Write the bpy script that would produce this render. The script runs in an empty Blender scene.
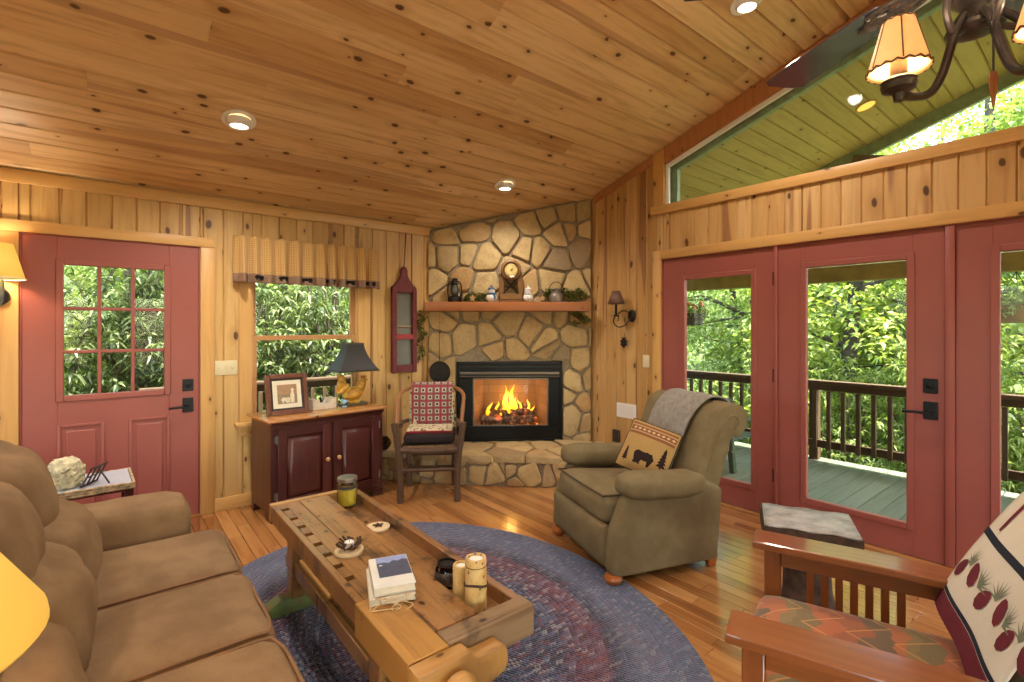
import bpy, bmesh, math, random
import numpy as np
from mathutils import Vector, Matrix, Euler, noise as mnoise
R = math.radians
PI = math.pi
SC = bpy.context.scene
COL = SC.collection
random.seed(7)

# ------------------------------------------------------------------ camera
cam = bpy.data.cameras.new('camera')
camera = bpy.data.objects.new('camera', cam)
COL.objects.link(camera)
camera.location = (0, 0, 1.45)
camera.rotation_euler = (R(90), 0, R(-39.0))
cam.sensor_width = 36
cam.lens = 36 * 494 / 1024
cam.shift_y = -14.5 / 1024
cam.clip_start = .02
cam.clip_end = 300
SC.camera = camera

# ------------------------------------------------------------------ world, sun, exposure
world = bpy.data.worlds.new('world')
SC.world = world
world.use_nodes = True
wn = world.node_tree
sky = wn.nodes.new('ShaderNodeTexSky')
sky.sky_type = 'NISHITA'
sky.sun_disc = False
sky.sun_elevation = R(52)
sky.sun_rotation = R(160)
sky.air_density = 1.2
sky.dust_density = 1.5
wn.links.new(sky.outputs[0], wn.nodes['Background'].inputs[0])
wn.nodes['Background'].inputs[1].default_value = 1.3

def add_light(kind, name, loc, power, color=(1, 1, 1), rot=(0, 0, 0), size=.1, size_y=None, parent=None, **kw):
    l = bpy.data.lights.new(name, kind)
    l.energy = power
    l.color = color
    if kind == 'AREA':
        l.size = size
        if size_y:
            l.shape = 'RECTANGLE'
            l.size_y = size_y
        else:
            l.shape = 'DISK'
    elif kind in ('POINT', 'SPOT'):
        l.shadow_soft_size = size
    for k, v in kw.items():
        setattr(l, k, v)
    o = bpy.data.objects.new(name, l)
    COL.objects.link(o)
    o.location = loc
    o.rotation_euler = rot
    if parent:
        o.parent = parent
    return o

sun = add_light('SUN', 'sun', (8, -6, 22), 17, (1, .94, .82))
sun.data.angle = R(1.0)
sun.rotation_euler = Vector((-.11, .30, -1.0)).to_track_quat('-Z', 'Y').to_euler()
WARM = (1, .82, .60)

SC.view_settings.view_transform = 'Standard'
SC.view_settings.look = 'None'
SC.view_settings.exposure = 0.52
SC.view_settings.gamma = 1
SC.view_settings.use_curve_mapping = False

# ------------------------------------------------------------------ node helpers
def hx(s):
    s = s.lstrip('#')
    c = [int(s[i:i + 2], 16) / 255 for i in (0, 2, 4)]
    return tuple((v / 12.92 if v <= .04045 else ((v + .055) / 1.055) ** 2.4) for v in c) + (1,)

class G:
    def __init__(s, name):
        s.m = bpy.data.materials.new(name)
        s.m.use_nodes = True
        s.t = s.m.node_tree
        s.b = s.t.nodes['Principled BSDF']
        s.out = s.t.nodes['Material Output']
    def n(s, ty):
        return s.t.nodes.new('ShaderNode' + ty)
    def put(s, sock, v):
        if isinstance(v, bpy.types.NodeSocket):
            s.t.links.new(v, sock)
        elif v is not None:
            if sock.type == 'RGBA' and isinstance(v, str):
                v = hx(v)
            if sock.type == 'VECTOR' and isinstance(v, (int, float)):
                v = (v, v, v)
            sock.default_value = v
    def set(s, **kw):
        for k, v in kw.items():
            s.put(s.b.inputs[k.replace('_', ' ')], v)
        return s
    def math(s, op, a, b=None, c=None, clamp=False):
        x = s.n('Math'); x.operation = op; x.use_clamp = clamp
        for i, v in enumerate((a, b, c)):
            if v is not None:
                s.put(x.inputs[i], v)
        return x.outputs[0]
    def mix(s, f, a, b, mode='MIX'):
        x = s.n('Mix'); x.data_type = 'RGBA'; x.blend_type = mode
        s.put(x.inputs[0], f); s.put(x.inputs[6], a); s.put(x.inputs[7], b)
        return x.outputs[2]
    def ramp(s, f, stops, interp='LINEAR'):
        x = s.n('ValToRGB'); e = x.color_ramp.elements
        x.color_ramp.interpolation = interp
        while len(e) < len(stops):
            e.new(.5)
        for i, (p, c) in enumerate(stops):
            e[i].position = p
            e[i].color = hx(c) if isinstance(c, str) else (c, c, c, 1) if isinstance(c, (int, float)) else c
        s.put(x.inputs[0], f)
        return x.outputs[0]
    def step(s, v, a, b):
        x = s.n('MapRange'); x.interpolation_type = 'SMOOTHSTEP'
        s.put(x.inputs[0], v); s.put(x.inputs[1], a); s.put(x.inputs[2], b)
        return x.outputs[0]
    def noise(s, vec, scale=5, detail=3, rough=.5, dist=0, col=False):
        x = s.n('TexNoise')
        s.put(x.inputs['Vector'], vec); s.put(x.inputs['Scale'], scale); s.put(x.inputs['Detail'], detail)
        s.put(x.inputs['Roughness'], rough); s.put(x.inputs['Distortion'], dist)
        return x.outputs[1 if col else 0]
    def vor(s, vec, scale=5, feature='F1', rnd=1):
        x = s.n('TexVoronoi'); x.feature = feature
        s.put(x.inputs['Vector'], vec); s.put(x.inputs['Scale'], scale)
        s.put(x.inputs['Randomness'], rnd)
        return x
    def co(s, kind='Object'):
        return s.n('TexCoord').outputs[kind]
    def sep(s, v):
        x = s.n('SeparateXYZ'); s.put(x.inputs[0], v); return x.outputs
    def comb(s, a, b, c):
        x = s.n('CombineXYZ')
        for i, v in enumerate((a, b, c)):
            s.put(x.inputs[i], v)
        return x.outputs[0]
    def rnd(s):
        return s.n('NewGeometry').outputs['Random Per Island']
    def bump(s, h, strength=.3, dist=.01):
        x = s.n('Bump'); s.put(x.inputs['Strength'], strength); s.put(x.inputs['Distance'], dist)
        s.put(x.inputs['Height'], h)
        s.t.links.new(x.outputs[0], s.b.inputs['Normal'])

def plain(name, col, rough=.5, metal=0, var=.12, scale=18, bump=0, **kw):
    g = G(name)
    n = g.noise(g.co(), scale, 4)
    d = tuple(c * (1 - var * 1.6) for c in hx(col)[:3]) + (1,)
    u = tuple(min(1, c * (1 + var)) for c in hx(col)[:3]) + (1,)
    g.set(Base_Color=g.ramp(n, [(.3, d), (.7, u)]), Roughness=rough, Metallic=metal, **kw)
    if bump:
        g.bump(n, bump, .01)
    return g.m

def wood(name, across=0, along=2, cols=('#b98747', '#d0a05c', '#deb570'), knots=1.0, rough=.4, grain=.5, knotcol='#4a2812', streak=0, stain=0, kdens=.5, coat=0, spec=.4, kscale=1, gscale=1):
    """boards: every mesh island (one board) gets its own tone; grain runs along one axis; dark knots"""
    g = G(name)
    cols = tuple(cols) if len(cols) > 2 else (cols[0], cols[1], cols[1])
    p = g.sep(g.co())
    r = g.rnd()
    a, l = p[across], p[along]
    o = [i for i in range(3) if i not in (across, along)][0]
    off = g.math('MULTIPLY', r, 37.0)
    gv = g.comb(g.math('MULTIPLY_ADD', a, 26.0 * gscale, off), g.math('MULTIPLY', l, 1.6 * gscale), g.math('MULTIPLY_ADD', p[o], 26.0 * gscale, off))
    gn = g.noise(gv, 1.0, 4, .6, .6)
    base = g.ramp(r, [(0, cols[0]), (.35, cols[1]), (.75, cols[2]), (1, cols[1])])
    dark = g.mix(1.0, base, tuple([.66, .58, .5, 1]), 'MULTIPLY')
    c = g.mix(g.math('MULTIPLY', g.step(gn, .42, .72), grain), base, dark)
    big = g.noise(g.comb(g.math('MULTIPLY_ADD', a, 3.0, off), g.math('MULTIPLY', l, .9), off), 1.0, 2)
    c = g.mix(g.math('MULTIPLY', g.step(big, .45, .8), .35), c, dark)
    if streak:      # heart-wood streaks on some boards
        st = g.noise(g.comb(g.math('MULTIPLY_ADD', a, 9.0, off), g.math('MULTIPLY', l, .35), g.math('MULTIPLY', off, 3.0)), 1.0, 1)
        c = g.mix(g.math('MULTIPLY', g.step(st, .62, .66), streak), c, '#8a5a3c')
    if stain:       # old spills, scorch marks and wear
        sn = g.noise(g.co(), 5.5, 5, .68, .4)
        c = g.mix(g.math('MULTIPLY', g.step(sn, .52, .66), stain), c, knotcol)
        sn2 = g.noise(g.comb(g.math('MULTIPLY', p[across], 60.0), g.math('MULTIPLY', p[along], 3.0), p[o]), 1.0, 4, .7)
        c = g.mix(g.math('MULTIPLY', g.step(sn2, .56, .64), stain * .8), c, knotcol)
    if knots:
        wob = g.noise(gv, .5, 2, .5, 0, True)
        kv = g.n('VectorMath'); kv.operation = 'MULTIPLY_ADD'
        g.put(kv.inputs[0], wob); kv.inputs[1].default_value = (.16, .16, .16)
        g.put(kv.inputs[2], g.comb(g.math('MULTIPLY_ADD', a, 6.0 * kscale, off), g.math('MULTIPLY_ADD', l, 3.2 * kscale, off), 0.0))
        v = g.vor(kv.outputs[0], 1.0); v.voronoi_dimensions = '2D'
        cs = g.n('SeparateColor'); g.put(cs.inputs[0], v.outputs['Color'])
        size = g.math('MULTIPLY_ADD', cs.outputs[0], .085 * knots, .03)
        on = g.math('GREATER_THAN', cs.outputs[1], 1 - kdens)
        kn = g.math('SUBTRACT', 1.0, g.step(v.outputs['Distance'], g.math('MULTIPLY', size, .55), size))
        halo = g.math('SUBTRACT', 1.0, g.step(v.outputs['Distance'], size, g.math('MULTIPLY', size, 3.2)))
        c = g.mix(g.math('MULTIPLY', g.math('MULTIPLY', halo, .45), on), c, dark)
        c = g.mix(g.math('MULTIPLY', g.math('MULTIPLY', kn, .92), on), c, knotcol)
    g.set(Base_Color=c, Roughness=g.math('MULTIPLY_ADD', gn, .12, rough - .06), Specular_IOR_Level=spec)
    if coat:
        g.set(Coat_Weight=coat, Coat_Roughness=.12)
    g.bump(gn, .12, .004)
    return g.m

def fabric(name, col, col2=None, scale=60, rough=.95, weave=.25, sheen=.3, blotch=6):
    g = G(name)
    co = g.co()
    f = g.noise(co, scale * 6, 2)
    b = g.noise(co, blotch, 4, .6)
    c = g.mix(g.step(b, .3, .7), col, col2 or col)
    c = g.mix(g.math('MULTIPLY', f, .35), c, tuple(v * .6 for v in hx(col)[:3]) + (1,))
    g.set(Base_Color=c, Roughness=rough, Specular_IOR_Level=.15, Sheen_Weight=sheen * .35, Sheen_Roughness=.5, Sheen_Tint=col)
    g.bump(g.math('ADD', g.math('MULTIPLY', f, weave), g.math('MULTIPLY', b, .6)), .35, .008)
    return g.m

def glow(name, col, strength, base='#000000'):
    g = G(name)
    g.set(Base_Color=base, Emission_Color=col, Emission_Strength=strength, Roughness=.6)
    return g.m

def pane(name, tint=(1, 1, 1, 1), refl=1.0):
    """thin clear glass: sees straight through, mirrors a little by Fresnel"""
    g = G(name)
    tr = g.n('BsdfTransparent'); tr.inputs[0].default_value = tint
    gl = g.n('BsdfGlossy'); gl.inputs['Roughness'].default_value = .02
    fr = g.n('Fresnel'); fr.inputs[0].default_value = 1.45
    mx = g.n('MixShader')
    g.put(mx.inputs[0], g.math('MULTIPLY', fr.outputs[0], refl))
    g.t.links.new(tr.outputs[0], mx.inputs[1]); g.t.links.new(gl.outputs[0], mx.inputs[2])
    g.t.links.new(mx.outputs[0], g.out.inputs[0])
    return g.m

# ------------------------------------------------------------------ object helpers
def tag(o, label=None, cat=None, group=None, kind=None):
    if label: o['label'] = label
    if cat: o['category'] = cat
    if group: o['group'] = group
    if kind: o['kind'] = kind
    return o

def thing(name, label, cat, loc=(0, 0, 0), rz=0, group=None):
    o = bpy.data.objects.new(name, None)
    COL.objects.link(o)
    o.empty_display_size = .1
    o.location = loc
    o.rotation_euler = (0, 0, rz)
    return tag(o, label, cat, group)

def frames(pts, closed=False):
    n = len(pts)
    T = []
    for i in range(n):
        a = pts[i - 1] if (i > 0 or closed) else pts[i]
        b = pts[(i + 1) % n] if (i < n - 1 or closed) else pts[i]
        t = (b - a)
        T.append(t.normalized() if t.length > 1e-9 else Vector((0, 0, 1)))
    up = Vector((0, 0, 1)) if abs(T[0].z) < .9 else Vector((1, 0, 0))
    N = [(up - T[0] * up.dot(T[0])).normalized()]
    for i in range(1, n):
        v = N[-1] - T[i] * N[-1].dot(T[i])
        N.append(v.normalized() if v.length > 1e-6 else N[-1])
    return T, N

def smooth_pts(pts, k=6, closed=False):
    pts = [Vector(p) for p in pts]
    n = len(pts)
    out = []
    rng = range(n if closed else n - 1)
    for i in rng:
        p0 = pts[i - 1] if (i > 0 or closed) else pts[i]
        p1 = pts[i]; p2 = pts[(i + 1) % n]
        p3 = pts[(i + 2) % n] if (i + 2 < n or closed) else p2
        for j in range(k):
            t = j / k
            out.append(.5 * ((2 * p1) + (p2 - p0) * t + (2 * p0 - 5 * p1 + 4 * p2 - p3) * t * t + (3 * p1 - p0 - 3 * p2 + p3) * t ** 3))
    if not closed:
        out.append(pts[-1])
    return out

class MB:
    def __init__(s):
        s.bm = bmesh.new()
    def _join(s, t, M=None):
        if M is not None:
            bmesh.ops.transform(t, matrix=M, verts=t.verts)
        me = bpy.data.meshes.new('tmp')
        t.to_mesh(me); t.free()
        s.bm.from_mesh(me)
        bpy.data.meshes.remove(me)
        return s
    def box(s, c, size, bev=.004, rot=None, seg=1, M=None, taper=None):
        t = bmesh.new()
        bmesh.ops.create_cube(t, size=1)
        for v in t.verts:
            v.co = Vector((v.co.x * size[0], v.co.y * size[1], v.co.z * size[2]))
            if taper and v.co.z < 0:
                v.co.x *= taper; v.co.y *= taper
        b = min(bev, min(size) * .45)
        if b > 0:
            bmesh.ops.bevel(t, geom=t.edges[:], offset=b, segments=seg, affect='EDGES', profile=.5)
        X = Matrix.Translation(c)
        if rot is not None:
            X = X @ (rot.to_4x4() if isinstance(rot, Matrix) else Euler(rot).to_matrix().to_4x4())
        return s._join(t, (M @ X) if M is not None else X)
    def bb(s, x0, x1, y0, y1, z0, z1, bev=.004, seg=1, M=None):
        return s.box(((x0 + x1) / 2, (y0 + y1) / 2, (z0 + z1) / 2), (abs(x1 - x0), abs(y1 - y0), abs(z1 - z0)), bev, None, seg, M)
    def bar(s, a, b, w, h, bev=.003, up=(0, 0, 1)):
        a, b = Vector(a), Vector(b)
        d = b - a
        z = d.normalized(); u = Vector(up)
        if abs(z.dot(u)) > .98: u = Vector((1, 0, 0))
        x = u.cross(z).normalized(); y = z.cross(x)
        m = Matrix((x, y, z)).transposed()
        return s.box((a + b) / 2, (w, h, d.length), bev, m)
    def tube(s, pts, r, seg=10, closed=False, cap=True, flat=1.0):
        pts = [Vector(p) for p in pts]
        n = len(pts)
        rs = r if isinstance(r, (list, tuple)) else [r] * n
        T, N = frames(pts, closed)
        t = bmesh.new()
        rings = []
        for i in range(n):
            B = T[i].cross(N[i])
            rings.append([t.verts.new(pts[i] + (N[i] * math.cos(2 * PI * j / seg) * flat + B * math.sin(2 * PI * j / seg)) * rs[i]) for j in range(seg)])
        m = n if closed else n - 1
        for i in range(m):
            a, b = rings[i], rings[(i + 1) % n]
            for j in range(seg):
                t.faces.new((a[j], a[(j + 1) % seg], b[(j + 1) % seg], b[j]))
        if cap and not closed:
            t.faces.new(rings[0][::-1]); t.faces.new(rings[-1])
        return s._join(t)
    def lathe(s, prof, c=(0, 0, 0), seg=24, M=None, wob=0, sx=1, sy=1, cap=True):
        t = bmesh.new()
        rings = []
        for r, z in prof:
            rings.append([t.verts.new(((r * (1 + wob * math.sin(3 * a + z * 40)) * math.cos(a) * sx), (r * (1 + wob * math.sin(3 * a + z * 40)) * math.sin(a) * sy), z)) for a in [2 * PI * j / seg for j in range(seg)]])
        for i in range(len(prof) - 1):
            a, b = rings[i], rings[i + 1]
            for j in range(seg):
                t.faces.new((a[j], a[(j + 1) % seg], b[(j + 1) % seg], b[j]))
        if cap and prof[0][0] > 1e-5: t.faces.new(rings[0][::-1])
        if cap and prof[-1][0] > 1e-5: t.faces.new(rings[-1])
        bmesh.ops.remove_doubles(t, verts=t.verts, dist=1e-6)
        X = Matrix.Translation(c)
        return s._join(t, (M @ X) if M is not None else X)
    def prism(s, poly, vec, bev=0, seg=1, M=None):
        t = bmesh.new()
        vec = Vector(vec)
        a = [t.verts.new(Vector(p)) for p in poly]
        b = [t.verts.new(Vector(p) + vec) for p in poly]
        n = len(a)
        t.faces.new(a[::-1]); t.faces.new(b)
        for i in range(n):
            t.faces.new((a[i], a[(i + 1) % n], b[(i + 1) % n], b[i]))
        bmesh.ops.recalc_face_normals(t, faces=t.faces)
        if bev:
            bmesh.ops.bevel(t, geom=t.edges[:], offset=bev, segments=seg, affect='EDGES', profile=.5, clamp_overlap=True)
        return s._join(t, M)
    def ell(s, c, size, seg=16, rot=None, rings=10, M=None, lump=0):
        t = bmesh.new()
        bmesh.ops.create_uvsphere(t, u_segments=seg, v_segments=rings, radius=1)
        for v in t.verts:
            k = 1 + (lump * mnoise.noise(v.co * 2.3 + Vector(c) * 9) if lump else 0)
            v.co = Vector((v.co.x * size[0] * k, v.co.y * size[1] * k, v.co.z * size[2] * k))
        X = Matrix.Translation(c)
        if rot is not None:
            X = X @ (rot.to_4x4() if isinstance(rot, Matrix) else Euler(rot).to_matrix().to_4x4())
        return s._join(t, (M @ X) if M is not None else X)
    def rbox(s, c, size, r, puff=(0, 0, 0), n=10, M=None, warp=None, rot=None):
        """soft rounded box; puff bulges each pair of faces"""
        t = bmesh.new()
        bmesh.ops.create_cube(t, size=2)
        bmesh.ops.subdivide_edges(t, edges=t.edges[:], cuts=n, use_grid_fill=True)
        h = Vector(size) / 2
        for v in t.verts:
            q = v.co.copy()
            p = Vector((q.x * h.x, q.y * h.y, q.z * h.z))
            core = Vector([max(-(h[i] - r), min(h[i] - r, p[i])) for i in range(3)])
            d = p - core
            if d.length > 1e-9:
                p = core + d.normalized() * min(r, d.length if d.length < r and max(abs(q[i]) for i in range(3)) < .999 else r)
            f = [1 - q[i] ** 2 for i in range(3)]
            p.x += math.copysign(puff[0] * f[1] * f[2], q.x) * abs(q.x)
            p.y += math.copysign(puff[1] * f[0] * f[2], q.y) * abs(q.y)
            p.z += math.copysign(puff[2] * f[0] * f[1], q.z) * abs(q.z)
            if warp:
                p = Vector(warp(p))
            v.co = p
        X = Matrix.Translation(c)
        if rot is not None:
            X = X @ (rot.to_4x4() if isinstance(rot, Matrix) else Euler(rot).to_matrix().to_4x4())
        return s._join(t, (M @ X) if M is not None else X)
    def grid(s, f, nu, nv, closeu=False):
        """sheet from f(u, v), u and v in 0..1"""
        t = bmesh.new()
        vs = [[t.verts.new(Vector(f(i / nu, j / nv))) for j in range(nv + 1)] for i in range(nu if closeu else nu + 1)]
        m = len(vs)
        for i in range(nu):
            for j in range(nv):
                t.faces.new((vs[i][j], vs[(i + 1) % m][j], vs[(i + 1) % m][j + 1], vs[i][j + 1]))
        return s._join(t)
    def decal(s, poly, f, cuts=0, th=.0):
        """flat outline (u, v) laid on a surface f(u, v)"""
        t = bmesh.new()
        vs = [t.verts.new((u, v, 0)) for u, v in poly]
        t.faces.new(vs)
        bmesh.ops.triangulate(t, faces=t.faces[:])
        for _ in range(cuts):
            bmesh.ops.subdivide_edges(t, edges=t.edges[:], cuts=1)
            bmesh.ops.triangulate(t, faces=t.faces[:])
        for v in t.verts:
            v.co = Vector(f(v.co.x, v.co.y))
        return s._join(t)
    def build(s, name, m, parent=None, smooth=True, angle=38, solid=0, sub=0, loc=None, recalc=False):
        if recalc:
            bmesh.ops.recalc_face_normals(s.bm, faces=s.bm.faces[:])
        me = bpy.data.meshes.new(name)
        s.bm.to_mesh(me); s.bm.free()
        me.materials.append(m)
        if smooth:
            me.polygons.foreach_set('use_smooth', [True] * len(me.polygons))
            me.set_sharp_from_angle(angle=R(angle))
        o = bpy.data.objects.new(name, me)
        COL.objects.link(o)
        if parent is not None:
            o.parent = parent
        if loc:
            o.location = loc
        if solid:
            q = o.modifiers.new('thickness', 'SOLIDIFY'); q.thickness = solid; q.offset = 0
        if sub:
            q = o.modifiers.new('subdivision', 'SUBSURF'); q.levels = sub; q.render_levels = sub
        return o

def copy_tree(o, parent=None):
    c = o.copy()
    COL.objects.link(c)
    if parent is not None:
        c.parent = parent
    for ch in list(o.children):
        copy_tree(ch, c)
    return c

def pydata(name, verts, faces, m, parent=None):
    me = bpy.data.meshes.new(name)
    me.from_pydata(verts, [], faces)
    me.materials.append(m)
    o = bpy.data.objects.new(name, me)
    COL.objects.link(o)
    if parent is not None:
        o.parent = parent
    return o

# ------------------------------------------------------------------ materials
PINE_A = wood('knotty_pine_wall', 0, 2, ('#ba9150', '#caa262', '#d4ae70'), 1.35, .42, .6, streak=.75)
PINE_B = wood('knotty_pine_wall_cross', 1, 2, ('#b88c50', '#c79b60', '#d0a76e'), 1.45, .42, .6, streak=.75)
PINE_C = wood('knotty_pine_ceiling', 1, 0, ('#bf9560', '#d4ad78', '#dfbe8c'), 1.0, .42, .75, streak=.4, kdens=.75)
TRIM_X = wood('pine_trim_x', 2, 0, ('#c9985a', '#d3a562', '#dbae6b'), .7, .4, .35)
TRIM_Y = wood('pine_trim_y', 2, 1, ('#c49152', '#cd9c5a', '#d5a562'), .7, .4, .35)
TRIM_Z = wood('pine_trim_z', 0, 2, ('#c9985a', '#d3a562', '#dbae6b'), .7, .4, .35)
TRIM_ZB = wood('pine_trim_zb', 1, 2, ('#c49152', '#cd9c5a', '#d5a562'), .7, .4, .35)
TRIM_DK = wood('pine_trim_reddish', 1, 2, ('#a86c40', '#b0744a', '#b87c50'), .3, .4, .5)
FLOORM = wood('oak_floor', 0, 1, ('#8e5a30', '#ae7540', '#c08850'), 0, .2, .8, coat=.8)
RED = plain('red_door_paint', '#964f45', .42, var=.03, scale=5)
BLACK = plain('black_hardware', '#1c1d20', .38, .6, var=.1)
GLASS = pane('window_glass', (.97, .99, .97, 1), .3)
WHITEP = plain('white_paint', '#e9e6df', .4, var=.02)
DECKM = wood('deck_boards', 1, 0, ('#5e6450', '#686e59', '#717661'), 0, .65, .5)
PORCHC = wood('porch_ceiling_boards', 1, 0, ('#a88f4c', '#b3995a', '#b99f60'), .7, .5, .5)
PORCHG = plain('porch_beam_wood', '#9a8a54', .6, var=.15, scale=8)
RAILM = wood('brown_stained_rail', 1, 2, ('#4c3a2a', '#57422f', '#604a34'), 0, .55, .5)
SLOPE = .319
RIDGE = -.4
YA, XB = 4.47, 3.87
XW, YS = -3.2, -5.27
def ceil_z(y):
    return 2.46 + SLOPE * (YA - y) if y >= RIDGE else 2.46 + SLOPE * (YA - RIDGE) - SLOPE * (RIDGE - y)

def struct(o):
    o['kind'] = 'structure'
    return o

# ------------------------------------------------------------------ floor
mb = MB()
rr = random.Random(3)
w = .083
x = XW
while x < XB + .12:
    y = YS - rr.random()
    while y < YA:
        L = rr.uniform(.7, 1.6)
        y0, y1 = max(y, YS), min(y + L, YA + .03)
        if y1 - y0 > .02:
            mb.bb(x + .0004, min(x + w, XB + .1) - .0004, y0 + .0004, y1 - .0004, -.02, 0, .0024)
        y += L
    x += w
mb.bb(XW, XB + .1, YS, YA, -.12, -.021, 0)
struct(mb.build('floor', FLOORM))

# ------------------------------------------------------------------ ceiling (two slopes of tongue and groove boards)
mb = MB()
w = .142
def slope_board(mb, x0, x1, ya, yb, t=.034, g=.017):
    za, zb = ceil_z(ya), ceil_z(yb)
    s = 1 if yb > ya else -1
    prof = [(ya, za + g * 1.3), (ya + s * g, za), (yb - s * g, zb), (yb, zb + g * 1.3), (yb, zb + t), (ya, za + t)]
    mb.prism([(x0, p[0], p[1]) for p in prof], (x1 - x0, 0, 0))
for side in (0, 1):
    i = 0
    while True:
        ya = RIDGE + i * w if side == 0 else RIDGE - i * w
        yb = RIDGE + (i + 1) * w if side == 0 else RIDGE - (i + 1) * w
        if (side == 0 and ya > YA + .02) or (side == 1 and ya < YS): break
        x = XW - rr.random() * 2
        while x < XB:
            L = rr.uniform(2.2, 4.2)
            a, b = max(x, XW), min(x + L, XB + .02)
            if b - a > .05:
                slope_board(mb, a + .0005, b - .0005, ya, yb)
            x += L
        i += 1
struct(mb.build('ceiling', PINE_C, angle=20))
mb = MB()
zr = ceil_z(RIDGE)
mb.prism([(XW - .1, RIDGE, zr + .025), (XW - .1, YA + .6, ceil_z(YA + .6) + .025), (XW - .1, YA + .6, ceil_z(YA + .6) + .2), (XW - .1, RIDGE, zr + .2)], (XB + .1 - XW + .1, 0, 0))
mb.prism([(XW - .1, RIDGE, zr + .025), (XW - .1, YS - .6, ceil_z(YS - .6) + .025), (XW - .1, YS - .6, ceil_z(YS - .6) + .2), (XW - .1, RIDGE, zr + .2)], (XB + .1 - XW + .1, 0, 0))
struct(mb.build('roof', PORCHG))

# ------------------------------------------------------------------ walls
def plank(mb, ax, a0, a1, zlo, zhi, face, out, t=.02, g=.007):
    """one vertical board; zlo / zhi are functions of the across coordinate; out = +-1 into the room"""
    if a1 - a0 < .004: return
    def P(a, d, z): return (a, face - out * d, z) if ax == 0 else (face - out * d, a, z)
    g = min(g, (a1 - a0) * .3)
    prof = [(a0, g * 1.4), (a0 + g, 0), (a1 - g, 0), (a1, g * 1.4), (a1, t), (a0, t)]
    lo = [P(a, d, zlo(a)) for a, d in prof]
    hi = [P(a, d, zhi(a)) for a, d in prof]
    t_ = bmesh.new()
    A = [t_.verts.new(p) for p in lo]; B = [t_.verts.new(p) for p in hi]
    n = len(A)
    t_.faces.new(A); t_.faces.new(B[::-1])
    for i in range(n):
        t_.faces.new((A[i], B[i], B[(i + 1) % n], A[(i + 1) % n]))
    bmesh.ops.recalc_face_normals(t_, faces=t_.faces)
    mb._join(t_)

def panelled(mb, ax, a0, a1, top, holes, face, out, w):
    """holes: (h0, h1, zlo(a), zhi(a))"""
    cuts = set([a0, a1])
    k = math.ceil(a0 / w)
    while k * w < a1:
        cuts.add(k * w); k += 1
    for h in holes:
        cuts.add(h[0]); cuts.add(h[1])
    cuts = sorted(c for c in cuts if a0 <= c <= a1)
    for c0, c1 in zip(cuts, cuts[1:]):
        m = (c0 + c1) / 2
        hs = sorted([h for h in holes if h[0] < m < h[1]], key=lambda h: h[2](m))
        lo = lambda a: 0
        for h in hs:
            if h[2](m) - lo(m) > .01: plank(mb, ax, c0, c1, lo, h[2], face, out)
            lo = h[3]
        plank(mb, ax, c0, c1, lo, top, face, out)

def backing(mb, ax, a0, a1, top, holes, face, out, t0=.021, t1=.13):
    cuts = sorted(set([a0, a1, ] + [h[0] for h in holes] + [h[1] for h in holes] + ([RIDGE] if ax == 1 and a0 < RIDGE < a1 else [])))
    for c0, c1 in zip(cuts, cuts[1:]):
        m = (c0 + c1) / 2
        hs = sorted([h for h in holes if h[0] < m < h[1]], key=lambda h: h[2](m))
        lo = lambda a: -.1
        segs = []
        for h in hs:
            segs.append((lo, h[2])); lo = h[3]
        segs.append((lo, top))
        for l, h in segs:
            def P(a, z): return (a, face - out * t0, z) if ax == 0 else (face - out * t0, a, z)
            mb.prism([P(c0, l(c0)), P(c1, l(c1)), P(c1, h(c1)), P(c0, h(c0))], (0, -out * (t1 - t0), 0) if ax == 0 else (-out * (t1 - t0), 0, 0))

K = lambda v: (lambda a: v)
holesA = [(-.465, .528, K(-.1), K(2.062)), (.89, 1.775, K(.68), K(1.96))]
mb = MB()
panelled(mb, 0, XW, 2.56, lambda a: 2.47, holesA, YA, -1, .137)
backing(mb, 0, XW - .13, XB + .13, lambda a: 2.47, holesA, YA, -1)
struct(mb.build('wall_north', PINE_A, angle=20))

def tr_top(a): return 2.914 + .31 * (2.56 - a)
holesB = [(-.36, 2.622, K(-.1), K(2.055)), (-.33, 2.59, K(2.546), tr_top)]
mb = MB()
panelled(mb, 1, YS, 3.44, lambda a: ceil_z(a) + .012, holesB, XB, -1, .121)
backing(mb, 1, YS - .13, YA + .02, lambda a: ceil_z(a) + .02, holesB, XB, -1)
struct(mb.build('wall_east', PINE_B, angle=20))

holesW = [(-3.9, -1.5, K(.8), K(2.1)), (.2, 2.6, K(.8), K(2.1))]
mb = MB()
panelled(mb, 1, YS, YA, lambda a: ceil_z(a) + .012, holesW, XW, 1, .121)
backing(mb, 1, YS - .13, YA + .02, lambda a: ceil_z(a) + .02, holesW, XW, 1)
struct(mb.build('wall_west', PINE_B, angle=20))
holesS = [(-2.6, -.4, K(.3), K(2.1)), (.4, 3.0, K(.3), K(2.1))]
mb = MB()
panelled(mb, 0, XW, XB, lambda a: 2.47, holesS, YS, 1, .137)
backing(mb, 0, XW - .13, XB + .13, lambda a: 2.47, holesS, YS, 1)
struct(mb.build('wall_south', PINE_A, angle=20))
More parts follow.
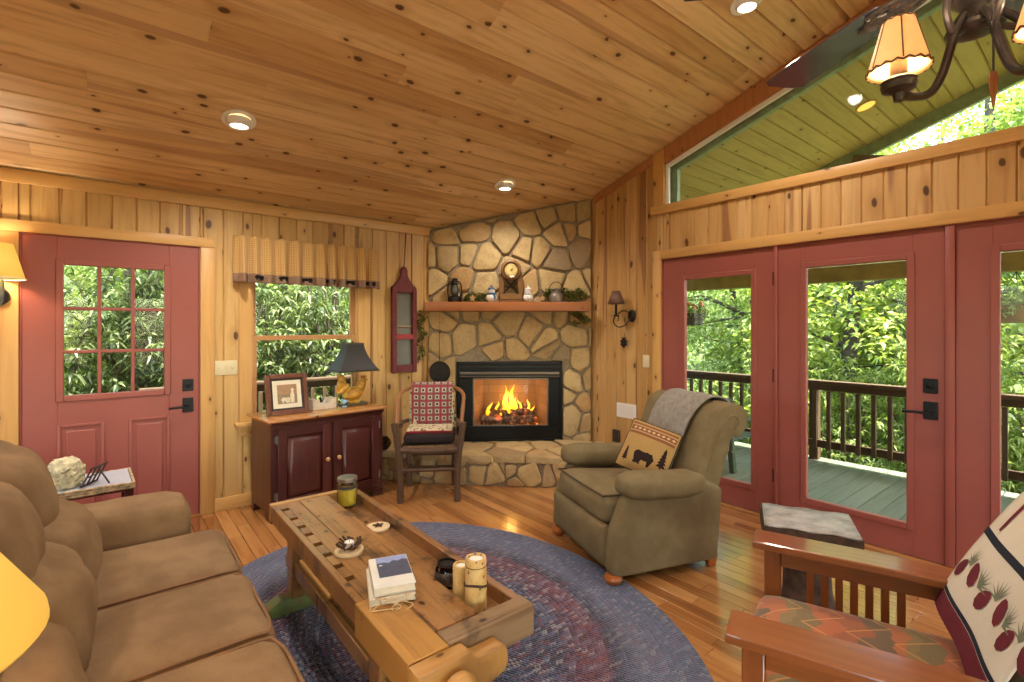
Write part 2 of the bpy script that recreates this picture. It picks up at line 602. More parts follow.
# added windows in the two unseen walls, put in to let light in
wi = 3
for ax, hs, face, out in ((1, holesW, XW, 1), (0, holesS, YS, 1)):
    for h in hs:
        z0, z1 = h[2](0), h[3](0)
        a0, a1 = h[0], h[1]
        mb = MB(); gl = MB()
        def B(m_, p0, p1, q0, q1, d0, d1):
            if ax == 1: m_.bb(face + d0, face + d1, p0, p1, q0, q1, .003)
            else: m_.bb(p0, p1, face + d0, face + d1, q0, q1, .003)
        for (p0, p1, q0, q1) in ((a0 - .09, a0, z0 - .09, z1 + .09), (a1, a1 + .09, z0 - .09, z1 + .09), (a0, a1, z0 - .09, z0), (a0, a1, z1, z1 + .09)):
            B(mb, p0, p1, q0, q1, .001, .022)
        mid = (a0 + a1) / 2
        B(mb, mid - .04, mid + .04, z0, z1, -.1, -.02)
        B(mb, a0, a1, (z0 + z1) / 2 - .025, (z0 + z1) / 2 + .025, -.08, -.04)
        f = struct(mb.build('window_%d' % wi, TRIM_Z))
        B(gl, a0, a1, z0, z1, -.064, -.06)
        gl.build('glass', GLASS, f)
        wi += 1

# ------------------------------------------------------------------ trims and baseboards
ti = [0]
def trim(m, *boxes, name=None):
    mb = MB()
    for b in boxes: mb.bb(*b[:6], .004, 2)
    ti[0] += 1
    return struct(mb.build(name or 'trim_%d' % ti[0], m))
y0, y1 = YA - .02, YA - .001
trim(TRIM_X, (XW, 2.52, YA - .022, y1, 2.372, 2.455))
trim(TRIM_Z, (-.565, -.465, y0, y1, 0, 2.06))
trim(TRIM_Z, (.528, .622, y0, y1, 0, 2.06))
trim(TRIM_X, (-.565, .622, y0 - .002, y1, 2.061, 2.135))
trim(TRIM_X, (.623, .96, y0, y1, 0, .1), name='baseboard_north')
trim(TRIM_X, (1.8, 2.02, y0, y1, 0, .1), name='baseboard_north_corner')
trim(TRIM_X, (XW, -.566, y0, y1, 0, .1), name='baseboard_north_far')
x0, x1 = XB - .02, XB - .001
trim(TRIM_ZB, (x0, x1, 2.622, 2.712, 0, 2.135))
trim(TRIM_Y, (x0 - .002, x1, -.46, 2.621, 2.056, 2.135))
trim(TRIM_Y, (x0 - .004, x1, -.36, 2.73, 2.468, 2.545))
trim(FLOORM, (XB - .045, XB + .02, -.36, 2.622, -.0, .018))
trim(TRIM_Y, (x0, x1, 2.713, 2.95, 0, .1), name='baseboard_east')
# left and top casing of the transom, and the rafter trim that follows the slope
mb = MB()
mb.prism([(x0 - .003, 2.59, 2.546), (x0 - .003, 2.70, 2.546), (x0 - .003, 2.70, ceil_z(2.70) - .01), (x0 - .003, 2.59, ceil_z(2.59) - .01)], (.02, 0, 0), .003)
ti[0] += 1; struct(mb.build('trim_%d' % ti[0], TRIM_ZB))
mb = MB()
mb.prism([(x0, 2.59, tr_top(2.59)), (x0, -.33, tr_top(-.33)), (x0, -.33, ceil_z(-.33) - .002), (x0, 2.59, ceil_z(2.59) - .002)], (.018, 0, 0), .003)
mb.prism([(x0, 2.701, ceil_z(2.701) - .085), (x0, 3.42, ceil_z(3.42) - .085), (x0, 3.42, ceil_z(3.42) - .002), (x0, 2.701, ceil_z(2.701) - .002)], (.018, 0, 0), .003)
ti[0] += 1; struct(mb.build('trim_%d' % ti[0], TRIM_DK))
# transom window: white frame strips and glass
mb = MB()
mb.prism([(XB + .003, 2.585, tr_top(2.585)), (XB + .003, -.33, tr_top(-.33)), (XB + .003, -.33, tr_top(-.33) - .035), (XB + .003, 2.585, tr_top(2.585) - .035)], (.03, 0, 0), .003)
mb.bb(XB + .003, XB + .033, 2.555, 2.588, 2.548, tr_top(2.588) - .03, .003)
t2 = struct(mb.build('window_2', WHITEP))
mb = MB()
mb.prism([(XB + .06, 2.588, 2.548), (XB + .06, -.33, 2.548), (XB + .06, -.33, tr_top(-.33)), (XB + .06, 2.588, tr_top(2.588))], (.005, 0, 0))
mb.build('glass', GLASS, t2)
mb = MB()
gm = plain('green_exterior_frame', '#8d9c7c', .5)
mb.bb(XB + .07, XB + .12, 2.51, 2.586, 2.55, tr_top(2.588) - .02, .003)
mb.prism([(XB + .07, 2.585, tr_top(2.585)), (XB + .07, -.33, tr_top(-.33)), (XB + .07, -.33, tr_top(-.33) - .07), (XB + .07, 2.585, tr_top(2.585) - .07)], (.05, 0, 0), .003)
mb.build('outer_frame', gm, t2)

# ------------------------------------------------------------------ doors
def lever(parent, M, flip=1):
    mb = MB(); mb.box((0, 0, 0), (.07, .012, .09), .004, M=M)
    d = mb.build('deadbolt', BLACK, parent)
    mb = MB(); mb.lathe([(.018, 0), (.018, .012), (.012, .016), (0, .016)], (0, 0, 0), 16, M @ Matrix.Translation((0, -.006, 0)) @ Matrix.Rotation(R(90), 4, 'X'))
    mb.box((0, -.024, 0), (.007, .012, .026), .002, M=M)
    mb.build('thumb_turn', BLACK, d)
    L = M @ Matrix.Translation((0, 0, -.15))
    mb = MB(); mb.box((0, 0, 0), (.07, .012, .11), .004, M=L)
    h = mb.build('lever_handle', BLACK, parent)
    mb = MB()
    pts = [(0, -.006, -.01), (0, -.045, -.01), (flip * .02, -.058, -.01), (flip * .06, -.06, -.008), (flip * .125, -.058, -.012)]
    mb.tube([L @ Vector(p) for p in smooth_pts(pts, 5)], .0085, 10)
    mb.build('lever', BLACK, h)

def door_leaf(name, ax, a0, a1, z0, z1, g0, g1, gz0, gz1, face, out):
    """painted leaf with a glazed opening; face = room side; out = direction into the room along the other axis"""
    mb = MB()
    def B(p0, p1, q0, q1, d0, d1, bev=.002):
        if ax == 1: mb.bb(face + out * d0, face + out * d1, p0, p1, q0, q1, bev)
        else: mb.bb(p0, p1, face + out * d0, face + out * d1, q0, q1, bev)
    B(a0, g0, z0, z1, -.045, 0); B(g1, a1, z0, z1, -.045, 0)
    B(g0, g1, z0, gz0, -.045, 0); B(g0, g1, gz1, z1, -.045, 0)
    m = .03   # raised glazing bead, stepped
    for (p0, p1, q0, q1) in ((g0 - .01, g0 + m, gz0 - .01, gz1 + .01), (g1 - m, g1 + .01, gz0 - .01, gz1 + .01), (g0 + m, g1 - m, gz0 - .01, gz0 + m), (g0 + m, g1 - m, gz1 - m, gz1 + .01)):
        B(p0, p1, q0, q1, -.03, .010, .004)
    o = struct(mb.build(name, RED))
    mb = MB()
    B(g0, g1, gz0, gz1, -.026, -.022, 0)
    mb.build('glass', GLASS, o)
    return o
# door 1, on the north wall: nine panes over two raised panels
d1 = door_leaf('door_1', 0, -.452, .515, .012, 2.05, -.282, .331, .955, 1.895, YA - .004, -1)
mb = MB()
for i in (1, 2):
    xm = -.252 + (.331 - .03 + .252) * i / 3
    mb.bb(xm - .011, xm + .011, YA - .012, YA + .02, .98, 1.87, .003)
    zm = .985 + .88 * i / 3
    mb.bb(-.255, .302, YA - .0115, YA + .0195, zm - .011, zm + .011, .003)
mb.build('muntins', RED, d1)
for (a, b) in ((-.285, -.04), (.092, .335)):
    mb = MB()
    for (p, q, r_, s_) in ((a, a + .02, .15, .79), (b - .02, b, .15, .79), (a + .02, b - .02, .15, .17), (a + .02, b - .02, .77, .79)):
        mb.bb(p, q, YA - .014, YA - .003, r_, s_, .005, 2)
    mb.prism([(a + .045, YA - .004, .195), (b - .045, YA - .004, .195), (b - .045, YA - .004, .745), (a + .045, YA - .004, .745)], (0, -.012, 0), .010)
    mb.build('raised_panel', RED, d1)
lever(d1, Matrix.Translation((.448, YA - .01, 1.006)), -1)
# jamb of door 1
trim(RED, (-.464, -.453, YA - .008, YA + .1, 0, 2.06), (.516, .527, YA - .008, YA + .1, 0, 2.06), (-.464, .527, YA - .008, YA + .1, 2.051, 2.061))
trim(FLOORM, (-.465, .528, YA - .03, YA + .12, 0, .011))

MB90 = Matrix.Rotation(R(90), 4, 'Z')   # local -Y (room side on north wall) turned towards -X
d2 = door_leaf('door_2', 1, 1.645, 2.608, .02, 2.045, 1.79, 2.42, .19, 1.885, XB + .004, -1)
d3 = door_leaf('door_3', 1, .668, 1.618, .02, 2.045, .82, 1.455, .19, 1.9, XB + .004, -1)
d4 = door_leaf('door_4', 1, -.35, .618, .02, 2.045, -.19, .46, .19, 1.9, XB + .004, -1)
MH = Matrix.Translation((XB - .002, .733, 1.088)) @ Matrix.Rotation(R(-90), 4, 'Z')
lever(d3, MH, -1)
hm = plain('bronze_hinge', '#5a2f2c', .4, .5)
for z in (.28, 1.03, 1.76):
    mb = MB()
    mb.lathe([(.007, 0), (.007, .1)], (XB - .004, 1.632, z), 10)
    mb.bb(XB - .002, XB + .003, 1.62, 1.66, z, z + .1, .001)
    mb.build('hinge', hm, d3)
trim(RED, (XB - .012, XB + .06, 1.6195, 1.6435, 0.019, 2.055))
trim(RED, (XB - .012, XB + .06, .62, .666, 0.019, 2.055))
trim(RED, (XB - .006, XB + .06, 2.6095, 2.621, 0.019, 2.055))
trim(RED, (XB - .006, XB + .06, -.36, 2.609, 2.046, 2.0555))

# ------------------------------------------------------------------ window 1, double hung, on the north wall
SASH = wood('sash_wood', 0, 2, ('#b98450', '#c49060'), .3, .4, .3)
mb = MB()
mb.bb(.79, .889, y0, y1, .68, 2.06, .004); mb.bb(1.776, 1.89, y0, y1, .68, 2.06, .004); mb.bb(.79, 1.89, y0 - .002, y1, 1.961, 2.08, .004)
w1 = struct(mb.build('window_1', TRIM_Z))
mb = MB(); mb.bb(.76, 1.92, YA - .075, YA + .06, .652, .679, .006, 2); mb.build('window_stool', TRIM_X, w1)
mb = MB(); mb.bb(.79, 1.89, YA - .02, YA - .001, .565, .651, .004); mb.build('window_apron', TRIM_X, w1)
mb = MB()
mb.bb(.9, .926, YA + .01, YA + .045, .685, 1.37, .002); mb.bb(1.725, 1.765, YA + .01, YA + .045, .685, 1.37, .002)
mb.bb(.926, 1.725, YA + .01, YA + .045, .685, .735, .002); mb.bb(.926, 1.725, YA + .005, YA + .045, 1.335, 1.373, .002)
lo = mb.build('lower_sash', SASH, w1)
mb = MB(); mb.bb(.926, 1.725, YA + .026, YA + .03, .735, 1.335, 0); mb.build('glass', GLASS, lo)
mb = MB()
mb.bb(.9, .926, YA + .05, YA + .085, 1.374, 1.95, .002); mb.bb(1.725, 1.765, YA + .05, YA + .085, 1.374, 1.95, .002)
mb.bb(.926, 1.725, YA + .05, YA + .085, 1.9, 1.95, .002); mb.bb(.926, 1.725, YA + .05, YA + .085, 1.345, 1.374, .002)
up = mb.build('upper_sash', SASH, w1)
mb = MB(); mb.bb(.926, 1.725, YA + .066, YA + .07, 1.374, 1.9, 0); mb.build('glass', GLASS, up)
mb = MB(); mb.bb(.89, .9, YA, YA + .12, .68, 1.96, .001); mb.bb(1.765, 1.775, YA, YA + .12, .68, 1.96, .001); mb.bb(.89, 1.775, YA, YA + .12, 1.951, 1.96, .001)
mb.build('jamb', TRIM_Z, w1)

# ------------------------------------------------------------------ porch
mb = MB()
y = -3.0
i = 0
while y < 6.15:
    x = XB + .135 if y < YA + .14 else -2.0
    xe = 6.3
    mb.bb(x, xe, y + .003, min(y + .138, 6.15), -.075, -.045, .003)
    y += .141
mb.bb(-2.0, 6.25, YA + .14, 6.1, -.3, -.12, .01); mb.bb(XB + .14, 6.25, -3, YA + .14, -.3, -.12, .01)
struct(mb.build('porch_deck', DECKM))
mb = MB()
i = 0
w = .14
def porch_board(ya, yb):
    za, zb = ceil_z(ya) + .03, ceil_z(yb) + .03
    s = 1 if yb > ya else -1; g = .01
    prof = [(ya, za + g * 1.5), (ya + s * g, za), (yb - s * g, zb), (yb, zb + g * 1.5), (yb, zb + .03), (ya, za + .03)]
    mb.prism([(XB + .132, p[0], p[1]) for p in prof], (6.2 - XB - .132, 0, 0))
for i in range(37): porch_board(RIDGE + i * w, RIDGE + (i + 1) * w)
for i in range(34): porch_board(RIDGE - i * w, RIDGE - (i + 1) * w)
struct(mb.build('porch_ceiling', PORCHC, angle=20))
mb = MB()
for sgn in (1, -1):
    e = YA + .5 if sgn == 1 else YS
    mb.prism([(XB + .14, RIDGE, zr + .06), (XB + .14, e, ceil_z(e) + .06), (XB + .14, e, ceil_z(e) + .2), (XB + .14, RIDGE, zr + .2)], (2.1, 0, 0))
    mb.prism([(6.2, RIDGE, zr - .1), (6.2, e, ceil_z(e) - .1), (6.2, e, ceil_z(e) + .2), (6.2, RIDGE, zr + .2)], (.05, 0, 0), .005)
struct(mb.build('porch_roof', gm))
mb = MB()
mb.bb(6.05, 6.19, -3, 4.9, 1.93, 2.10, .008)
o = struct(mb.build('porch_beam', PORCHG))
mb = MB()
mb.bar((6.12, 1.80, 3.20), (6.12, .2, 2.75), .09, .13, .006)
mb.bar((6.12, RIDGE - 1.0, 3.62), (6.12, RIDGE + .9, 3.62), .08, .1, .006)
mb.build('gable_brace', plain('weathered_brace', '#6c5f4c', .6), o)
mb = MB()
for py in (4.85, -2.9):
    mb.bb(6.05, 6.19, py - .07, py + .07, -.05, 1.93, .008)
mb.build('post', PORCHG, o)

def railing(name, label, a, b, posts, step=.137, phase=0):
    a, b = Vector(a), Vector(b)
    d = b - a; L = d.length; u = d.normalized()
    t = thing(name, label, 'railing', a, math.atan2(d.y, d.x))
    mb = MB(); mb.bb(0, L, -.065, .065, .815, .852, .006, 2); mb.bb(0, L, -.02, .02, .745, .815, .004); mb.build('top_rail', RAILM, t)
    mb = MB(); mb.bb(0, L, -.02, .02, .11, .19, .004); mb.build('bottom_rail', RAILM, t)
    for p in posts:
        mb = MB(); mb.bb(p - .045, p + .045, -.11, -.021, -.05, .814, .006); mb.build('post', RAILM, t)
    k = .09 + phase
    mb = MB(); mb.bb(-.019, .019, .021, .058, .1, .744, .003)
    first = mb.build('baluster', RAILM, t)
    first.location.x = k
    while k + step < L:
        k += step
        c = first.copy(); COL.objects.link(c); c.location.x = k
railing('porch_railing', 'brown wooden balustrade along the deck edge beyond the red glass doors', (6.12, -1.5, 0), (6.12, 5.9, 0), (.3, 3.69, 7.3))
railing('porch_railing', 'brown wooden balustrade seen through the window behind the cabinet', (6.0, 5.93, 0), (.2, 5.93, 0), (.2, 3.0, 5.6))

# dark green slatted porch bench seen behind the armchair
gb = plain('dark_green_paint', '#3d4a36', .5)
t = thing('porch_bench', 'dark green slatted porch bench on the deck behind the armchair', 'bench', (5.15, 3.1, -.045), R(90))
t.scale = (1, 1, .80)
for sx in (-.6, .6):
    mb = MB(); mb.bb(sx - .03, sx + .03, -.3, -.24, 0, .62, .005); mb.build('leg', gb, t)
    mb = MB(); mb.bar((sx, .22, 0), (sx, .34, .95), .06, .05); mb.build('leg', gb, t)
    mb = MB(); mb.bb(sx - .04, sx + .04, -.32, .3, .62, .645, .006); mb.build('armrest', gb, t)
mb = MB()
for k in range(5): mb.bb(-.62, .62, -.28 + k * .105, -.19 + k * .105, .40, .425, .005)
mb.build('seat', gb, t)
mb = MB()
for k in range(11): mb.bar((-.55 + k * .11, .24, .45), (-.55 + k * .11, .33, .9), .07, .018)
mb.bar((-.62, .335, .93), (.62, .335, .93), .05, .08); mb.bar((-.6, .245, .47), (.6, .245, .47), .05, .05)
mb.build('backrest', gb, t)

# ------------------------------------------------------------------ garden: ground, hillside, trees
gd = G('forest_floor')
gd.set(Base_Color=gd.ramp(gd.noise(gd.co(), 2.2, 5, .7), [(.3, '#2c3318'), (.55, '#4d5a2a'), (.75, '#6b7040')]), Roughness=.95)
def ground_z(x, y):
    dx = max(0, x - 6.3); dy = max(0, y - 6.2)
    d = math.hypot(dx, dy)
    z = -.9 - .12 * min(d, 9) + max(0, d - 9) * .33
    return z + .35 * mnoise.noise(Vector((x * .3, y * .3, 1)))
mb = MB()
mb.grid(lambda u, v: (-30 + 80 * u, -30 + 85 * v, ground_z(-30 + 80 * u, -30 + 85 * v)), 70, 70)
struct(mb.build('ground', gd.m))

def leaf_mat(name, c0, c1, c2, trans=.45, gloss=.45):
    g = G(name)
    col = g.ramp(g.rnd(), [(0, c0), (.5, c1), (1, c2)])
    d = g.n('BsdfDiffuse'); g.put(d.inputs[0], col)
    tr = g.n('BsdfTranslucent'); g.put(tr.inputs[0], g.mix(1.0, col, (1.0, 1.0, .55, 1), 'MULTIPLY'))
    gl = g.n('BsdfGlossy'); gl.inputs[1].default_value = gloss
    m1 = g.n('MixShader'); m1.inputs[0].default_value = trans
    m2 = g.n('MixShader'); m2.inputs[0].default_value = .035
    L = g.t.links.new
    L(d.outputs[0], m1.inputs[1]); L(tr.outputs[0], m1.inputs[2])
    L(m1.outputs[0], m2.inputs[1]); L(gl.outputs[0], m2.inputs[2])
    L(m2.outputs[0], g.out.inputs[0])
    return g.m
LEAF1 = leaf_mat('sunny_maple_leaves', '#7d9440', '#a9ba5c', '#d3d894')
LEAF2 = leaf_mat('green_leaves', '#66803f', '#8ea255', '#bcc680')
LEAF3 = leaf_mat('dark_laurel_leaves', '#465430', '#66743f', '#98a06c', .35, .3)
BARK = plain('tree_bark', '#5b4e40', .9, var=.3, scale=12, bump=.6)

def leaves(n, blobs, size, aspect, rng, whorl=0, droop=.2):
    """leaf blades as small folded quads, scattered inside the blobs (centre, radii)"""
    V = []; Fc = []
    vol = [b[1][0] * b[1][1] * b[1][2] for b in blobs]
    tot = sum(vol)
    for b, vv in zip(blobs, vol):
        k = max(6, int(n * vv / tot))
        c = np.array(b[0]); rad = np.array(b[1])
        cnt = 0
        while cnt < k:
            q = rng.normal(size=3); q /= np.linalg.norm(q)
            q *= rng.uniform(.45, 1.0) ** .6
            p = c + q * rad
            m = whorl if whorl else 1
            a0 = rng.uniform(0, 6.28)
            for j in range(m):
                if whorl:
                    az = a0 + j * 6.283 / m + rng.uniform(-.2, .2)
                    el = rng.uniform(-.7, .5)
                else:
                    az = rng.uniform(0, 6.283); el = rng.uniform(-.9, .5)
                d = np.array((math.cos(az) * math.cos(el), math.sin(az) * math.cos(el), math.sin(el)))
                s = np.cross(d, np.array((0, 0, 1.0)) + rng.normal(size=3) * .35); s /= np.linalg.norm(s) + 1e-9
                L = size * rng.uniform(.6, 1.25); W = L * aspect
                nn = np.cross(s, d)
                i0 = len(V)
                V += [tuple(p), tuple(p + d * L * .45 + s * W * .5 + nn * L * .08), tuple(p + d * L - np.array((0, 0, droop * L))), tuple(p + d * L * .45 - s * W * .5 + nn * L * .08)]
                Fc.append((i0, i0 + 1, i0 + 2, i0 + 3))
                cnt += 1
    return V, Fc

tree_protos = {}
def make_tree(kind, seed):
    rng = np.random.default_rng(seed); rp = random.Random(seed)
    H = rp.uniform(7.5, 10)
    t = thing('leafy_tree', 'x', 'tree')
    mb = MB()
    bend = rp.uniform(-.5, .5)
    trunk = smooth_pts([(0, 0, -.5), (bend * .3, .1, H * .25), (bend * .2 + .2, -.1, H * .5), (bend, .2, H * .9)], 5)
    mb.tube(trunk, [.13 * (1 - .75 * i / (len(trunk) - 1)) for i in range(len(trunk))], 9)
    blobs = []
    for k in range(20):
        f = rp.uniform(.1, .97)
        b = trunk[int(f * (len(trunk) - 1))]
        az = rp.uniform(0, 6.283); L = rp.uniform(.9, 2.6) * (1.15 - .6 * f)
        e = b + Vector((math.cos(az) * L, math.sin(az) * L, rp.uniform(-.1, .8)))
        mid = (b + e) / 2 + Vector((0, 0, rp.uniform(0, .3)))
        mb.tube(smooth_pts([b, mid, e], 4), [.045 - .0045 * i for i in range(9)], 6)
        blobs.append((tuple(e), (rp.uniform(.5, .95), rp.uniform(.5, .95), rp.uniform(.25, .5))))
        blobs.append((tuple(mid), (rp.uniform(.4, .7), rp.uniform(.4, .7), rp.uniform(.2, .4))))
    mb.build('trunk', BARK, t)
    V, Fc = leaves(13000, blobs, .105, .6, rng)
    pydata('foliage', V, Fc, LEAF1 if kind == 0 else LEAF2, t)
    return t
def make_shrub(seed):
    rng = np.random.default_rng(seed); rp = random.Random(seed)
    t = thing('laurel_shrub', 'x', 'shrub')
    mb = MB(); blobs = []
    for k in range(9):
        az = rp.uniform(0, 6.283); L = rp.uniform(.3, 1.0)
        e = Vector((math.cos(az) * L, math.sin(az) * L, rp.uniform(.9, 3.4)))
        mb.tube(smooth_pts([(0, 0, -.4), (e.x * .3, e.y * .3, e.z * .5), e], 5), [.035 - .0025 * i for i in range(11)], 7)
        blobs.append((tuple(e), (.6, .6, .5)))
        blobs.append((tuple(e * .65), (.6, .6, .5)))
    mb.build('stem', BARK, t)
    V, Fc = leaves(5600, blobs, .125, .23, rng, whorl=7, droop=.35)
    pydata('foliage', V, Fc, LEAF3, t)
    return t

protos = [make_tree(0, 11), make_tree(0, 12), make_tree(1, 13), make_tree(0, 14), make_tree(1, 15)]
shrubs = [make_shrub(21), make_shrub(22), make_shrub(23)]
used = set()
def plant(proto, x, y, rz, sc, label, group, lift=0):
    if proto.name in used:
        o = copy_tree(proto)
    else:
        o = proto; used.add(proto.name)
    o.location = (x, y, ground_z(x, y) + lift); o.rotation_euler = (0, 0, rz); o.scale = (sc, sc, sc)
    tag(o, label, None, group)
    return o
rp = random.Random(5)
n = 0
for (x, y) in ((8.3, 4.6), (8.0, 2.9), (8.7, 1.5), (8.1, .2), (9.3, -1.2), (10.2, 3.7), (10.5, .8), (10.4, 5.9), (11.5, 2.2), (9.8, -3.0), (12.3, 4.6), (12.5, -.5), (13.2, 6.6), (14.5, 2.6), (14.5, -2.8), (15.5, 5.0), (16.0, .4), (17.5, 8), (18.5, 3.2), (19, -2.5), (21, 6), (22, .5)):
    plant(protos[n % 5], x + 1.5, y, rp.uniform(0, 6.28), rp.uniform(.85, 1.15), 'bright green leafy tree standing beyond the deck railing and red glass doors', 'trees beyond the deck')
    n += 1
for (x, y) in ((-2.5, 10.8), (0.2, 10.2), (2.0, 11.2), (3.6, 10.0), (5.2, 11.2), (6.8, 10.2), (-.8, 12.5), (2.8, 13.2), (5.5, 13.8), (8.2, 12.2), (.5, 16), (4, 16.5), (8, 16.5), (-4.5, 13), (12, 14), (12.5, 10.5)):
    plant(protos[n % 5], x, y, rp.uniform(0, 6.28), rp.uniform(.85, 1.15), 'leafy tree standing beyond the window and the nine-pane door', 'trees beyond the window')
    n += 1
n = 0
for (x, y) in ((-1.5, 8.0), (-.6, 7.8), (.3, 8.1), (1.1, 7.7), (1.9, 8.0), (2.7, 7.7), (3.4, 8.1), (4.3, 7.8), (.6, 9.0), (2.3, 9.0), (-2.6, 8.2)):
    plant(shrubs[n % 3], x, y, rp.uniform(0, 6.28), rp.uniform(.9, 1.2), 'dark glossy-leaved shrub close outside the window and the nine-pane door', 'shrubs outside the window', .2)
    n += 1
for (x, y) in ((7.7, 4.2), (7.9, 3.2), (7.7, 2.3), (8.0, 1.4), (7.8, .5), (8.1, -.5), (8.8, 3.7), (9.0, 2.3), (8.9, .9), (7.8, 5.3)):
    o = plant(shrubs[n % 3], x, y, rp.uniform(0, 6.28), rp.uniform(.7, .95), 'low leafy shrub growing just below the deck railing', 'shrubs below the deck railing', -.6)
    for ch in o.children:
        if ch.name.startswith('foliage'):
            ch.material_slots[0].link = 'OBJECT'; ch.material_slots[0].material = LEAF2
    n += 1
# leaf-covered hillside and undergrowth nobody could count
rng = np.random.default_rng(9)
blobs = []
for k in range(240):
    a = rng.uniform(0, 6.283)
    x = rng.uniform(7, 40); y = rng.uniform(-14, 40)
    if rng.uniform() < .4: x = rng.uniform(-20, 16); y = rng.uniform(8, 40)
    z = ground_z(x, y)
    s = .6 + .05 * math.hypot(x - 4, y - 4)
    blobs.append(((x, y, z + .35 * s), (s * 1.2, s * 1.2, s * .7)))
V, Fc = leaves(42000, blobs, .30, .6, rng)
o = pydata('undergrowth', V, Fc, LEAF1)
tag(o, 'dense green undergrowth covering the hillside behind the trees', 'undergrowth', None, 'stuff')

# ------------------------------------------------------------------ stone fireplace across the corner
def stone_mat():
    g = G('field_stone')
    co = g.co()
    r = g.rnd()
    n1 = g.noise(co, 9, 5, .65); n2 = g.noise(co, 38, 4, .7)
    c = g.ramp(r, [(0, '#a88c5c'), (.2, '#c0a26c'), (.4, '#c6aa76'), (.6, '#a58a5c'), (.78, '#bca272'), (.9, '#b58d57'), (1, '#8e7c5f')])
    c = g.mix(g.math('MULTIPLY', g.step(n1, .45, .75), .5), c, '#8a6a40')
    c = g.mix(g.math('MULTIPLY', g.step(n2, .5, .8), .35), c, '#d8c8a4')
    g.set(Base_Color=c, Roughness=.85)
    g.bump(g.math('ADD', n1, g.math('MULTIPLY', n2, .6)), .55, .02)
    return g.m
STONE = stone_mat()
MORTAR = plain('grey_mortar', '#94846c', .95, var=.15, scale=40, bump=.4)

def clip(poly, a, b, c):
    """keep a*x + b*y <= c"""
    out = []
    for i in range(len(poly)):
        p, q = poly[i], poly[(i + 1) % len(poly)]
        fp, fq = a * p[0] + b * p[1] - c, a * q[0] + b * q[1] - c
        if fp <= 0: out.append(p)
        if (fp < 0) != (fq < 0) and abs(fp - fq) > 1e-12:
            t = fp / (fp - fq)
            out.append((p[0] + (q[0] - p[0]) * t, p[1] + (q[1] - p[1]) * t))
    return out
def area(p):
    return abs(sum(p[i][0] * p[(i + 1) % len(p)][1] - p[(i + 1) % len(p)][0] * p[i][1] for i in range(len(p)))) / 2
def stones(region_clips, x0, x1, y0, y1, cell, rng, gap=.014, skip=None, post=None, ax=1.0, vary=.42):
    """irregular stone outlines filling a rectangle"""
    seeds = []
    wt = {}
    ny = max(1, round((y1 - y0) / cell)); nx = max(1, round((x1 - x0) / (cell * ax)))
    for j in range(-1, ny + 1):
        for i in range(-1, nx + 1):
            seeds.append((x0 + (i + .5 + (.25 if j % 2 else -.25) + rng.uniform(-.46, .46)) * (x1 - x0) / nx, y0 + (j + .5 + rng.uniform(-.46, .46)) * (y1 - y0) / ny))
    out = []
    for s in seeds: wt[s] = rng.uniform(0, (cell * vary) ** 2)
    for s in seeds:
        p = [(x0, y0), (x1, y0), (x1, y1), (x0, y1)]
        for q in seeds:
            if q is s: continue
            dx, dy = q[0] - s[0], q[1] - s[1]
            d = math.hypot(dx, dy)
            if d > cell * 4: continue
            p = clip(p, dx / d, dy / d, (dx * (q[0] + s[0]) / 2 + dy * (q[1] + s[1]) / 2) / d + (wt[s] - wt[q]) / (2 * d) - gap)
            if len(p) < 3: break
        if len(p) < 3: continue
        for a, b, c in region_clips:
            p = clip(p, a, b, c)
            if len(p) < 3: break
        if len(p) < 3: continue
        if post:
            p = post(p)
            if len(p) < 3: continue
        if area(p) < .0022: continue
        out.append(p)
    return out
def chip(p, rng):
    """knock the corners off and roughen the outline"""
    out = []
    n = len(p)
    for i in range(n):
        a, b, c = p[i - 1], p[i], p[(i + 1) % n]
        la = math.hypot(a[0] - b[0], a[1] - b[1]); lc = math.hypot(c[0] - b[0], c[1] - b[1])
        k = min(.006 + rng.random() * .022, la * .3, lc * .3)
        out.append((b[0] + (a[0] - b[0]) / max(la, 1e-6) * k, b[1] + (a[1] - b[1]) / max(la, 1e-6) * k))
        out.append((b[0] + (c[0] - b[0]) / max(lc, 1e-6) * k * .8, b[1] + (c[1] - b[1]) / max(lc, 1e-6) * k * .8))
        if lc > .12:
            m = ((b[0] + c[0]) / 2 + rng.uniform(-.006, .006), (b[1] + c[1]) / 2 + rng.uniform(-.006, .006))
            out.append(m)
    return out
def add_stone(mb, poly, f, th, rng):
    """f(u, v, d) -> point; d = distance out of the wall"""
    cx = sum(p[0] for p in poly) / len(poly); cy = sum(p[1] for p in poly) / len(poly)
    tx, ty = rng.uniform(-.05, .05), rng.uniform(-.05, .05)
    t = bmesh.new()
    rings = []
    for k, (s, d) in enumerate(((1.0, -.01), (1.0, th * .55), (.97, th * .85), (.90, th), (.5, th * 1.05))):
        ring = []
        for p in poly:
            u = cx + (p[0] - cx) * s; v = cy + (p[1] - cy) * s
            dd = d + ((u - cx) * tx + (v - cy) * ty + .006 * mnoise.noise(Vector((u * 14, v * 14, cx * 9))) if k > 0 else 0)
            ring.append(t.verts.new(f(u, v, dd)))
        rings.append(ring)
    n = len(poly)
    for a, b in zip(rings, rings[1:]):
        for i in range(n):
            t.faces.new((a[i], a[(i + 1) % n], b[(i + 1) % n], b[i]))
    t.faces.new(rings[-1]); t.faces.new(rings[0][::-1])
    bmesh.ops.recalc_face_normals(t, faces=t.faces)
    mb._join(t)

FW = 1.702
fp = thing('fireplace', 'floor to ceiling corner fireplace of tan field stone with a wooden mantel and raised hearth', 'fireplace', (2.50, 4.47, 0), math.atan2(-1.01, 1.37))
